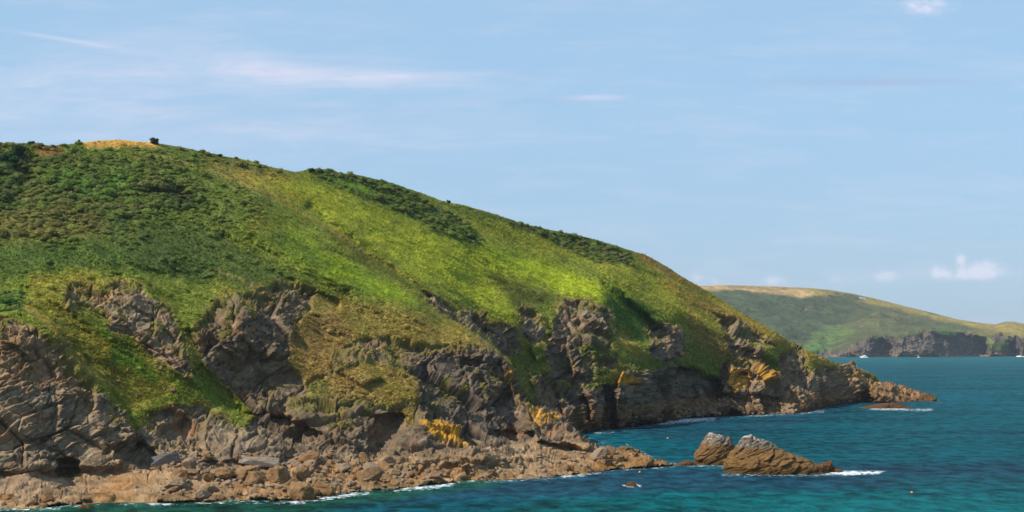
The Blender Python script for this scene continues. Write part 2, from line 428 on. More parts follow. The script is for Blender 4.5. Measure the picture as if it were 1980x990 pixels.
DX = 1.25
XS = np.arange(-330, 1901, DX); NC = len(XS); NR = 570
yt = interp(SKY, XS)
yt = yt + 1.2 * perlin(np.stack([XS / 9, XS * 0, XS * 0], -1), 5) + 1.6 * perlin(np.stack([XS / 31, XS * 0, XS * 0], -1), 6)
tt = np.linspace(0, 1, NR)
GX = np.repeat(XS[None], NR, 0)
GY = yt[None] + (1003 - yt[None]) * tt[:, None]
flat = lambda a: a.reshape(-1)
q3 = np.stack([flat(GX) / 26, flat(GY) / 26, np.zeros(NC * NR)], -1)
W1 = fbm(q3, 4, 0.55, 11).reshape(GX.shape); W2 = fbm(q3 + 40, 4, 0.55, 21).reshape(GX.shape)
WX, WY = GX + 13 * W1, GY + 9 * W2                                        # ragged outlines

def depth_main(GX, GY, WX, WY):
    cx = np.arange(-336, 1912, 8.0); cy = np.arange(240, 1016, 8.0)
    mx, my = np.meshgrid(cx, cy)
    def bil(T):
        fx = (GX - cx[0]) / 8; fy = np.clip((GY - cy[0]) / 8, 0, len(cy) - 1.001)
        ix = np.clip(fx.astype(int), 0, len(cx) - 2); iy = fy.astype(int); fx = fx - ix; fy = fy - iy
        return (T[iy, ix] * (1 - fx) + T[iy, ix + 1] * fx) * (1 - fy) + (T[iy + 1, ix] * (1 - fx) + T[iy + 1, ix + 1] * fx) * fy
    DA, DB = bil(tps(PA, mx, my)), bil(tps(PB, mx, my))
    sa = sdf(A_POLY, WX * .5 + GX * .5, WY * .5 + GY * .5)
    soft = interp([(400, 90), (560, 60), (640, 14), (700, 4), (1000, 3)], GY)
    al = smooth(sa, -soft, soft)
    D = DB * (1 - al) + DA * al
    for poly, off, soft in RELIEF:
        D = D + off * pmask(poly, WX, WY, soft)
    for pl, amp, w in LINES:
        D = D + amp * np.exp(-(line_dist(pl, WX, WY) / w) ** 2) * smooth(GY - yt[None], 2, 25)
    ca, sa = math.cos(math.radians(29)), math.sin(math.radians(29))
    u = flat(GX * ca + GY * sa + 30 * W1); v = flat(-GX * sa + GY * ca + 20 * W2)
    fur = fbm(np.stack([u / 190, v / 26, u * 0], -1), 3, .5, 430).reshape(GX.shape)
    D = D + 5.5 * fur * smooth(GY - yt[None], 2, 40) * smooth(GY, 760, 600)
    sea = smooth(sdf(SEA_POLY, WX, GY + 5 * W2), -2.0, 2.5)
    Ds = sea_depth(GY, -1.4)
    D = D * (1 - sea) + np.maximum(Ds, D * 0) * sea
    return D, sea, al
LINES = [([(600, 400), (700, 480), (820, 566)], 3.2, 10), ([(430, 465), (560, 545), (650, 590)], 3, 12), ([(880, 400), (980, 470), (1070, 560)], 2.2, 14), ([(285, 372), (340, 372), (405, 412)], 3.2, 7), ([(1240, 520), (1330, 590), (1420, 650)], 2.6, 10),
         ([(1290, 530), (1400, 608)], 1.6, 7), ([(200, 480), (260, 520), (340, 535)], 2.5, 12), ([(60, 310), (50, 360), (20, 400)], 4, 16), ([(500, 330), (590, 400), (640, 440)], 2, 9), ([(130, 430), (220, 470), (300, 500)], 2, 10), ([(1130, 500), (1190, 560)], 2, 10),
         ([(650, 425), (760, 505), (870, 580)], -2.6, 16), ([(480, 440), (620, 525), (720, 580)], -2.6, 17), ([(300, 352), (360, 360), (430, 402)], -2.2, 9), ([(960, 480), (1110, 565)], -2.2, 20), ([(1180, 520), (1290, 615)], -2.4, 15), ([(1300, 590), (1400, 645), (1500, 690)], -2, 12), ([(90, 500), (200, 545)], -2, 16), ([(0, 440), (120, 450), (210, 500)], -2, 16)]
def line_dist(pl, x, y):
    d = np.full(x.shape, 1e9)
    for (ax, ay), (bx, by) in zip(pl[:-1], pl[1:]):
        ex, ey = bx - ax, by - ay; t = np.clip(((x - ax) * ex + (y - ay) * ey) / (ex * ex + ey * ey), 0, 1)
        d = np.minimum(d, np.hypot(x - ax - t * ex, y - ay - t * ey))
    return d
D0, SEA_M, AL = depth_main(GX, GY, WX, WY)
P0 = to_world(GX, GY, D0)

# --- what grows or lies where: outlines in the photo's frame, each bound to the ground it was traced on
ROCK = [
    [(-340, 612), (0, 612), (50, 622), (110, 668), (160, 716), (205, 762), (235, 802), (262, 842), (290, 800), (330, 785), (380, 778), (430, 800), (470, 826), (492, 806), (450, 752), (405, 720), (378, 690), (376, 640),
     (400, 605), (425, 575), (470, 560), (540, 548), (612, 556), (600, 600), (560, 640), (560, 700), (590, 735), (640, 715), (640, 690), (690, 655), (760, 652), (830, 667), (900, 668), (945, 675), (985, 705), (1005, 735), (1010, 770),
     (1060, 785), (1110, 830), (1150, 860), (1310, 893), (1310, 1030), (-340, 1030)],
    [(195, 560), (235, 543), (275, 548), (300, 580), (330, 600), (350, 645), (372, 700), (368, 728), (340, 715), (300, 690), (260, 650), (215, 640), (200, 610)],
    [(818, 565), (850, 575), (880, 600), (925, 612), (945, 640), (965, 668), (935, 655), (885, 625), (840, 597)],
    [(945, 628), (985, 628), (1005, 640), (1010, 690), (980, 690), (950, 665)],
    [(1005, 590), (1035, 600), (1055, 645), (1035, 670), (1010, 650)],
    [(1080, 580), (1130, 578), (1175, 600), (1182, 655), (1150, 650), (1105, 648), (1090, 690), (1105, 740), (1070, 735), (1055, 680)],
    [(1008, 700), (1045, 715), (1080, 738), (1120, 752), (1190, 742), (1212, 705), (1245, 722), (1292, 705), (1330, 714), (1385, 735), (1400, 700), (1420, 695), (1462, 702), (1500, 728), (1508, 688), (1545, 668), (1560, 690), (1562, 722), (1600, 712), (1640, 706), (1700, 730), (1812, 772), (1830, 860), (1090, 870), (1040, 790)],
    [(1095, 648), (1180, 655), (1195, 700), (1150, 745), (1100, 745)],
    [(1250, 635), (1300, 628), (1325, 650), (1330, 690), (1290, 700), (1262, 690)],
    [(1372, 602), (1420, 615), (1470, 640), (1502, 668), (1450, 660), (1400, 640)],
    [(1395, 645), (1440, 650), (1480, 680), (1470, 700), (1420, 690)],
    [(130, 548), (175, 545), (200, 580), (190, 605), (150, 590), (128, 600)], [(110, 640), (150, 640), (155, 665), (125, 668)],
]
GREENS = [   # vegetated ground inside the rock
    [(42, 590), (120, 590), (190, 640), (262, 655), (300, 700), (338, 735), (332, 772), (270, 782), (250, 795), (215, 745), (150, 690)],
    [(374, 655), (394, 708), (442, 748), (484, 809), (475, 812), (434, 774), (388, 734), (364, 708)],
    [(590, 742), (640, 722), (700, 700), (780, 707), (812, 740), (805, 786), (760, 790), (690, 770), (640, 768), (600, 772)],
    [(560, 640), (610, 600), (640, 640), (690, 640), (640, 690), (600, 730), (570, 715)],
    [(1000, 700), (1045, 690), (1060, 720), (1030, 735)], [(1112, 668), (1175, 655), (1190, 700), (1180, 735), (1140, 740)], [(1190, 640), (1260, 690), (1245, 712), (1205, 690)],
    [(0, 560), (40, 565), (44, 595), (0, 605)],
]
rock = np.zeros(GX.shape)
for p in ROCK: rock = np.maximum(rock, pmask(p, WX, WY, 7))
for k, p in enumerate(GREENS): rock = np.minimum(rock, 1 - pmask(p, WX, WY, 7) * (0.72 if k == 2 else .45 if p[0][0] > 900 else 0.92))
N0 = grid_normals(P0)
N0s = blur(blur(N0, 14), 14) + .35 * blur(N0, 3)
N0s /= np.linalg.norm(N0s, axis=-1, keepdims=True) + 1e-9
PW = P0.reshape(-1, 3)
nA = fbm(PW / 5.0, 5, 0.6, 31).reshape(GX.shape)
nB = fbm(PW / 1.6, 3, 0.6, 37).reshape(GX.shape)
raw = blur(rock, 9)
rock = smooth(rock * .6 + raw * .4 + 1.1 * nA + 0.75 * nB + 0.02, 0.34, 0.66)
rock = np.maximum(rock, SEA_M)
Z = P0[..., 2]

# vegetation colour
def ang_noise(a, lu, lv, seed):
    ca, sa = math.cos(math.radians(a)), math.sin(math.radians(a))
    u = GX * ca + GY * sa; v = -GX * sa + GY * ca
    return fbm(np.stack([flat(u) / lu, flat(v) / lv, np.zeros(u.size)], -1), 4, 0.6, seed).reshape(GX.shape)
SN = ang_noise(28, 70, 9, 51); SN2 = ang_noise(34, 26, 4.5, 57); BL = fbm(q3 / 2.2, 4, 0.55, 61).reshape(GX.shape)
OLIVE, LIME, DRY, SCRUB, DARKG, STRAW, GRASS, BROWN, FRESH = (lin(112, 110, 48), lin(132, 142, 40), lin(136, 118, 66), lin(66, 76, 38), lin(56, 74, 38), lin(172, 142, 74), lin(100, 112, 42), lin(98, 82, 50), lin(86, 132, 36))
veg = np.zeros(GX.shape + (3,)); veg[:] = GRASS
scrub = np.zeros(GX.shape)
def paint(poly, c, soft, k=1.0, sc=None):
    global veg, scrub
    m = pmask(poly, WX + 10 * SN, WY + 10 * BL, soft) * k
    veg = veg * (1 - m[..., None]) + np.asarray(c) * m[..., None]
    if sc is not None: scrub = scrub * (1 - m) + sc * m
paint([(-340, 250), (560, 250), (560, 345), (520, 420), (430, 470), (200, 490), (-340, 520)], lin(82, 96, 38), 30, 1, .55)
paint([(-340, 280), (0, 285), (230, 300), (350, 330), (400, 400), (250, 440), (-340, 440)], lin(74, 88, 36), 20, .9, .85)
paint([(-340, 340), (0, 290), (40, 300), (60, 370), (20, 400), (-340, 420)], DARKG, 12, .8, 1)
paint([(90, 330), (230, 330), (260, 360), (180, 385), (100, 370)], lin(62, 96, 36), 14, .7, 1)
paint([(-340, 430), (130, 400), (240, 440), (120, 470), (-340, 470)], lin(96, 92, 48), 14, .7, .7)
paint([(-340, 470), (130, 470), (300, 480), (420, 500), (420, 545), (300, 530), (140, 520), (0, 545), (-340, 560)], lin(64, 84, 34), 14, .85, .3)
paint([(200, 420), (330, 430), (480, 480), (600, 550), (560, 560), (430, 545), (330, 530), (220, 480)], lin(64, 80, 36), 14, .8, .35)
paint([(290, 372), (340, 360), (400, 395), (400, 412), (350, 400)], lin(48, 58, 30), 8, .9, 1)  # scrub below the terrace, its overhang shade put into the colour
paint([(60, 540), (180, 520), (230, 545), (190, 560), (120, 590), (60, 590)], lin(124, 122, 50), 14, .8)
paint([(400, 300), (560, 335), (600, 400), (540, 380), (420, 330)], lin(126, 112, 52), 18, .8, .12)
paint([(150, 262), (290, 262), (310, 285), (170, 284)], STRAW, 5, .95, 0)
paint([(330, 280), (470, 312), (560, 340), (480, 332), (380, 305)], lin(70, 80, 38), 8, .7, .8)
paint([(70, 282), (120, 282), (130, 300), (70, 300)], lin(112, 80, 46), 6, .8, .6)
# the long bright bracken slope
paint([(500, 350), (600, 350), (900, 470), (1180, 560), (1190, 590), (1130, 575), (1060, 560), (1000, 545), (960, 590), (1000, 615), (900, 580), (820, 550), (700, 470), (600, 400)], lin(124, 132, 40), 22, .95, 0)
paint([(680, 410), (860, 470), (960, 500), (970, 545), (1000, 610), (880, 560), (760, 480)], LIME, 22, .95)
paint([(930, 470), (1060, 510), (1180, 560), (1192, 592), (1120, 575), (1040, 545), (960, 510)], lin(134, 150, 34), 18, .9)
paint([(780, 400), (1000, 440), (1240, 520), (1330, 570), (1270, 560), (1100, 500), (940, 460)], lin(122, 126, 42), 16, .75)
paint([(640, 440), (760, 520), (850, 590), (790, 560), (700, 510), (620, 440)], lin(88, 92, 36), 8, .85)
paint([(560, 440), (680, 510), (820, 580), (780, 590), (640, 540), (540, 480)], lin(112, 132, 30), 14, .85)
paint([(500, 430), (600, 470), (640, 520), (560, 500)], lin(80, 98, 34), 10, .8)
paint([(590, 330), (640, 326), (720, 342), (800, 372), (840, 400), (890, 420), (935, 462), (920, 474), (850, 452), (780, 412), (690, 378), (625, 352)], lin(66, 84, 34), 8, .95, 1)
paint([(640, 350), (700, 358), (760, 385), (700, 372)], lin(96, 128, 36), 6, .8, 0)
paint([(880, 398), (1000, 428), (1100, 452), (1220, 484), (1222, 512), (1160, 512), (1090, 480), (1030, 450), (960, 425)], lin(66, 80, 36), 6, .95, 1)
paint([(1220, 478), (1290, 516), (1370, 566), (1330, 556), (1240, 505)], lin(120, 98, 54), 8, .85, .15)
paint([(1190, 520), (1330, 580), (1400, 640), (1320, 630), (1250, 580), (1190, 560)], lin(126, 130, 44), 20, .8)
paint([(1280, 540), (1420, 600), (1590, 690), (1640, 705), (1560, 690), (1450, 640), (1330, 590)], lin(134, 116, 56), 18, .95)
paint([(1330, 600), (1420, 660), (1480, 700), (1400, 700), (1330, 650)], lin(128, 110, 58), 14, .85)
paint([(1560, 690), (1640, 704), (1680, 722), (1600, 720)], lin(134, 120, 66), 8, .9)
paint([(1170, 545), (1230, 585), (1290, 630), (1260, 665), (1190, 650), (1178, 600)], lin(72, 98, 34), 10, .95, .1)  # green gully, darkened in colour for the shade on its side
paint([(940, 525), (1060, 570), (1160, 590), (1180, 610), (1080, 580), (1010, 600), (975, 575)], lin(78, 84, 36), 12, .9)  # shade of the right-facing gully side painted as darker turf
paint([(1100, 660), (1190, 650), (1200, 740), (1110, 760)], lin(84, 96, 38), 10, .9); paint([(1200, 630), (1260, 690), (1230, 700), (1190, 660)], lin(124, 116, 52), 8, .9)
# drier, cropped turf above the cliffs
paint([(420, 560), (620, 570), (760, 590), (960, 660), (940, 690), (820, 680), (700, 650), (600, 740), (540, 740), (560, 620)], lin(116, 106, 54), 16, .9)
paint([(540, 640), (640, 600), (690, 650), (600, 735)], lin(126, 106, 64), 12, .8)
paint([(780, 560), (900, 600), (1000, 640), (1000, 660), (900, 640)], lin(104, 100, 44), 12, .8)
paint([(580, 690), (720, 690), (815, 735), (805, 790), (700, 772), (590, 772)], lin(134, 116, 68), 10, .9)
paint([(590, 742), (630, 735), (640, 765), (720, 805), (690, 800), (600, 770)], lin(70, 100, 34), 6, .85)
paint([(700, 705), (812, 720), (805, 788), (740, 770)], lin(116, 110, 48), 8, .8)
paint([(45, 590), (130, 590), (200, 650), (300, 700), (340, 750), (260, 800), (200, 740)], lin(116, 114, 46), 10, .9)
paint([(190, 610), (215, 620), (225, 660), (310, 720), (300, 745), (220, 700), (195, 650)], lin(88, 112, 36), 8, .9)
paint([(44, 586), (60, 590), (150, 680), (212, 750), (200, 745), (120, 668)], lin(140, 126, 66), 4, .85)
for pl in ([(560, 398), (640, 445), (720, 492), (800, 540), (870, 590)], [(1290, 556), (1380, 606), (1470, 655), (1560, 700)], [(420, 520), (520, 560), (640, 590), (760, 622), (880, 655)], [(300, 300), (420, 330), (520, 372), (600, 420)]):
    m = np.exp(-(line_dist(pl, WX, WY) / 2.0) ** 2)[..., None] * .55; veg = veg * (1 - m) + lin(136, 116, 66) * m
paint([(395, 705), (440, 748), (484, 812), (440, 780)], lin(116, 120, 40), 6, .9)
paint([(0, 555), (42, 565), (40, 598), (-20, 605)], lin(84, 108, 42), 8, .95, .9)
paint([(400, 600), (440, 580), (450, 605), (410, 615)], lin(76, 116, 30), 6, .8)
vk = 1.0 + 0.75 * SN + 0.55 * SN2 + 0.35 * BL
veg = veg * np.clip(vk, 0.45, 1.7)[..., None]
m = smooth(BL + 0.5 * SN, 0.12, 0.4)[..., None] * 0.35
veg = veg * (1 - m) + lin(126, 108, 50) * m
m = smooth(-BL + 0.6 * SN2, 0.15, 0.4)[..., None] * 0.3
veg = veg * (1 - m) + lin(62, 80, 32) * m

m = (smooth(raw, .03, .3) * smooth(1.2 * nA + .5, .2, .8))[..., None] * .75
veg = veg * (1 - m) + lin(128, 110, 66) * m
veg = np.clip(veg * np.array([1.16, 1.06, 0.95]) * 1.36, .005, .6)
# rock colour
GREY, WARM, PURP, TAN, DARKR = lin(140, 121, 98), lin(146, 112, 78), lin(100, 87, 80), lin(156, 128, 96), lin(96, 85, 76)
rk = np.zeros(GX.shape + (3,)); rk[:] = GREY
def rpaint(m, c):
    global rk
    rk = rk * (1 - m[..., None]) + np.asarray(c) * m[..., None]
rn = fbm(PW / 9.0, 5, 0.6, 71).reshape(GX.shape); rn2 = fbm(PW / np.array([2.4, 2.4, 1.2]), 4, 0.65, 77).reshape(GX.shape); rn3 = fbm(PW / 0.7, 3, 0.6, 79).reshape(GX.shape)
rpaint(smooth(rn, -0.05, 0.3) * .7, WARM); rpaint(smooth(-rn + .4 * rn2, 0.05, 0.35) * .8, PURP)
rpaint(pmask([(-340, 600), (0, 605), (60, 630), (160, 720), (190, 790), (100, 740), (-340, 700)], WX, WY, 25) * .7, lin(150, 118, 84))
rpaint(pmask([(640, 670), (690, 665), (720, 690), (730, 735), (680, 725), (640, 700)], WX, WY, 10) * .7, lin(166, 124, 92))
rpaint(pmask([(270, 650), (340, 650), (365, 720), (300, 700)], WX, WY, 10) * .6, lin(150, 120, 94))
rpaint(pmask([(340, 600), (430, 545), (640, 550), (720, 640), (1000, 680), (1030, 780), (990, 880), (560, 880), (480, 800), (360, 790)], WX, WY, 25) * .55, lin(98, 82, 66))
rpaint(pmask([(810, 680), (960, 690), (1010, 800), (990, 860), (840, 820)], WX, WY, 20) * .55, lin(92, 84, 80))
rpaint(pmask([(1000, 640), (1400, 690), (1400, 800), (1050, 840)], WX, WY, 30) * .6, DARKR)
rpaint(pmask([(1560, 690), (1640, 700), (1830, 770), (1830, 790), (1640, 780)], WX, WY, 12) * .5, lin(134, 108, 82))
rpaint(smooth(rn2, 0.12, 0.4) * .6, lin(176, 160, 140)); rpaint(smooth(-rn2, 0.12, 0.36) * .75, lin(66, 60, 56))
rust = fbm(PW / 4.5 + 60, 4, .6, 91).reshape(GX.shape); rpaint(smooth(rust, .08, .32) * .65, lin(158, 112, 76))
zz = Z + 1.6 * nA + 0.5 * nB
farm = 1 - AL
tanm = smooth(zz, 5.2, 2.6) * AL * smooth(GX, -340, 40)
rpaint(tanm * .92, TAN)
rpaint(tanm * smooth(rn, 0.0, 0.25) * .6, lin(160, 108, 56)); rpaint(tanm * smooth(-rn2, 0.12, 0.35) * .6, lin(110, 84, 56))
greym = pmask([(-340, 905), (120, 915), (160, 960), (-340, 990)], WX, WY, 25); rpaint(greym * .5, lin(150, 128, 108))
rpaint(smooth(zz, 1.5, 0.7) * smooth(rn2 + .3 * rn, -.05, .2) * AL * .8, lin(112, 78, 28))
rpaint(smooth(zz, 7, 4.8) * farm * .85, lin(136, 104, 72)); rpaint(smooth(zz, 2.2, 1.2) * farm * .85, lin(86, 58, 34)); rpaint(pmask([(1100, 850), (1100, 790), (1290, 780), (1290, 825)], WX, WY, 10) * smooth(zz, 4, 2.5) * .7, lin(72, 52, 34))
rpaint(pmask([(1130, 905), (1200, 868), (1300, 890), (1320, 905), (1140, 920)], WX, WY, 14) * .55, lin(128, 86, 32))
LICHEN = [([(800, 812), (850, 806), (885, 830), (932, 856), (905, 861), (850, 842), (822, 834)], 1.0), ([(1030, 690), (1060, 695), (1066, 722), (1045, 728), (1028, 712)], .8), ([(975, 695), (995, 710), (1000, 745), (990, 762), (978, 730)], .65),
          ([(1195, 715), (1215, 706), (1245, 730), (1236, 748), (1206, 742)], 1.0), ([(1405, 765), (1412, 700), (1470, 708), (1440, 750)], .8), ([(1455, 700), (1505, 722), (1500, 750), (1470, 740)], .65), ([(1325, 675), (1338, 672), (1338, 690), (1326, 692)], .8),
          ([(1310, 700), (1335, 700), (1335, 716), (1315, 716)], .4), ([(1012, 772), (1062, 790), (1085, 815), (1030, 818)], .55), ([(770, 782), (800, 780), (800, 800), (775, 800)], .7), ([(1640, 722), (1700, 738), (1690, 752), (1640, 738)], .5)]
ln = fbm(PW / .75, 4, 0.65, 83).reshape(GX.shape); ln2 = fbm(PW / 5.0, 3, 0.6, 85).reshape(GX.shape)
for poly, k in LICHEN:
    m = pmask(poly, WX, WY, 8)
    m = smooth(m * (.35 + .7 * k) + 1.5 * ln * (m > .01), 0.5, 0.85)
    rpaint(m * .85, lin(208, 150, 40)); rpaint(m * smooth(ln, .1, .3) * .6, lin(188, 112, 34))
m = pmask([(960, 690), (1070, 690), (1250, 700), (1500, 690), (1700, 735), (1690, 755), (1400, 770), (1180, 745), (1060, 800), (1000, 790)], WX, WY, 16) * smooth(ln2 + .7 * ln, .12, .34) * smooth(N0s[..., 2] + nA, .2, .5); rpaint(m * .75, lin(200, 140, 44))
rk = rk * np.clip(1 + 0.5 * rn3 + 0.45 * rn2, .45, 1.6)[..., None]
_b = np.array([[0.86, 0.05, 0.50], [-0.15, 0.98, 0.12], [-0.48, -0.18, 0.86]]); _b /= np.linalg.norm(_b, axis=1, keepdims=True)
bed = fbm((PW + 1.2 * np.stack([rn.ravel(), rn2.ravel(), rn.ravel()], -1)) @ _b.T / np.array([7, 5, .8]), 4, .6, 88).reshape(GX.shape)
rk = rk * np.clip(1 + 1.1 * bed * (1 - .5 * tanm), .5, 1.6)[..., None]
blk, _ = facets((PW @ _b.T) / np.array([3.2, 2.6, 1.5]), 89, 0.0); blk = blk.reshape(GX.shape)
rk = rk * (1 + .28 * blk)[..., None]
shelf_streak = fbm((PW + .6 * np.stack([rn2.ravel()] * 3, -1)) / np.array([7., 3.5, .45]), 4, .6, 93).reshape(GX.shape); rk = rk * np.clip(1 + 1.2 * shelf_streak * tanm, .5, 1.5)[..., None]
# scattered turf on ledges
ledge = smooth(N0s[..., 2] + 1.3 * nA + .6 * nB + .5 * (.5 - raw), 0.47, 0.76) * smooth(zz, 7, 12) * .8
rk = rk * np.array([1.09, 1.05, .99])
rock_c = rk * (1 - ledge[..., None]) + (lin(112, 106, 50) * np.clip(vk, .5, 1.6)[..., None]) * ledge[..., None]
CLR = veg * (1 - rock[..., None]) + rock_c * rock[..., None]

# --- relief of the surface itself
SLAB = [(738, 892), (772, 842), (803, 806), (850, 812), (930, 860), (885, 864), (845, 876), (822, 892)]
def displace(P, N, rock):
    p = P.reshape(-1, 3); n = N.reshape(-1, 3); r = rock.reshape(-1)
    out = np.zeros(len(p))
    # bedding dips to the left and away; joints cut across it
    b = np.array([[0.86, 0.05, 0.50], [-0.15, 0.98, 0.12], [-0.48, -0.18, 0.86]]); b /= np.linalg.norm(b, axis=1, keepdims=True)
    wp = p + 1.8 * np.stack([fbm(p / 7, 3, .5, 3), fbm(p / 7 + 50, 3, .5, 4), fbm(p / 7 + 90, 3, .5, 5)], -1)
    s = wp @ b.T
    k = r > 0.02
    o = np.zeros(k.sum()); sk = s[k]; pk = p[k]
    low = smooth(pk[:, 2], 6.5, 3.5) * smooth(pk[:, 1], 320, 290)                # the near shore platform
    far = 1 + .75 * smooth(pk[:, 1], 310, 370)                                  # the outer cliffs break into bigger blocks
    plain = smooth(fbm(pk / 8.0 + 20, 3, .5, 155), .12, -.08)                  # some faces are smooth slabs, some shattered
    plain = plain * (1 - .75 * pmask(SLAB, GX, GY, 8).reshape(-1)[k])
    for size, amp, sh, seed, joint, jw in ((9.0, 1.6, (.7, .9, 1.0), 100, .7, .035), (4.2, 1.1, (.5, .9, 1.35), 120, .55, .05), (1.9, .5, (.45, .9, 1.6), 140, .3, .07), (.8, .24, (.5, .9, 1.6), 160, .1, .1)):
        v, e = facets(sk / (size * np.where(far > 1.4, 1.6, 1.0))[:, None] * np.array(sh), seed, 1.0)
        o += far * (amp * v - joint * smooth(e, jw, 0.0)) * (1 - (.7 if size < 5 else .9) * low) * (1 if size > 5 else (.5 + .5 * plain) if size > 3 else (.3 + .7 * plain))
    wob = 1.1 * fbm(pk / 5.0, 3, .55, 171); brk = smooth(fbm(pk / 3.0 + 9, 3, .55, 172), -.12, .2)
    for per, amp in ((2.3, .75), (.85, .36)):                                   # beds: each stands out above and is undercut below
        t = (sk[:, 2] + wob) / per; fr_ = t - np.floor(t)
        wgt = .4 + .6 * (hash3(np.floor(t), np.floor(t) * 0, np.floor(t) * 0, 173) & 255) / 255.0
        o += far * amp * wgt * (np.minimum(fr_ * 1.15, (1 - fr_) * 7.5) - .5) * (.3 + .7 * brk) * (1 - .75 * low)
    o += 0.8 * fbm(pk / 6.0, 4, .5, 180) * (1 - .6 * low)
    o -= 0.5 * (1 - low)                                                       # bare rock sits back under the turf
    # the platform: long low ledges running along the shore
    v, e = facets(pk / np.array([8.0, 3.6, 1.5]), 210, .8); v2, e2 = facets(pk / np.array([3.6, 2.2, .7]), 220, .8)
    o += low * (.7 * v + .35 * v2 - .3 * smooth(e, .06, 0))
    out[k] = o * r[k]
    g = (1 - r)
    out += g * (0.85 * fbm(p / 6.0, 4, .55, 190) + 1.2 * fbm(p / 22.0, 3, .5, 195) + .9 * scrub.reshape(-1) * fbm(p / 2.6, 2, .5, 197))
    return P + N * out.reshape(P.shape[:2])[..., None]
fade = smooth(GY - yt[None], -1, 2 + 12 * smooth(XS, 1600, 1300)[None])
P1 = displace(P0, N0s, rock)
P1 = P0 + (P1 - P0) * (0.25 + 0.75 * fade)[..., None] * (1 - .9 * SEA_M)[..., None]

# --- the far side of the hill, out of sight
S = 190.0
ks = np.linspace(0, 1, 46)[1:] ** 1.3 * S
top = P1[0]
los = np.minimum((top[:, 2] - CH) / top[:, 1], 0)
back = []
for s in ks:
    u = s / S
    zb = (top[:, 2] + los * s) * (1 - smooth(np.array(u), 0.12, 1.0)) - 0.02 * s - 3.0 * smooth(np.array(u), .3, 1)
    xb = top[:, 0] * (1 + s / np.maximum(top[:, 1], 1) * 0.6)
    back.append(np.stack([xb, top[:, 1] + s, zb], -1))
back = np.array(back)
nb = fbm(back.reshape(-1, 3) / 8, 4, .5, 33).reshape(back.shape[:2])
back[..., 2] += 0.8 * nb * np.minimum(ks / 20, 1)[:, None] - 0.5 * np.minimum(ks / 20, 1)[:, None]
cb = np.zeros(back.shape) + lin(96, 104, 42) * (1 + .8 * nb)[..., None]
for i in range(6): cb[i] = CLR[0] * (1 - i / 6) + cb[i] * i / 6
PF = np.concatenate([back[::-1], P1]); CF = np.concatenate([cb[::-1], CLR])
head = mesh_obj('headland_terrain', PF.reshape(-1, 3), grid_faces(*PF.shape[:2]), M_LAND, colors=CF.reshape(-1, 3))
tag(head, 'grassy headland with broken grey cliffs running out to a low rocky point', 'headland', kind='structure')
N1 = grid_normals(P1)

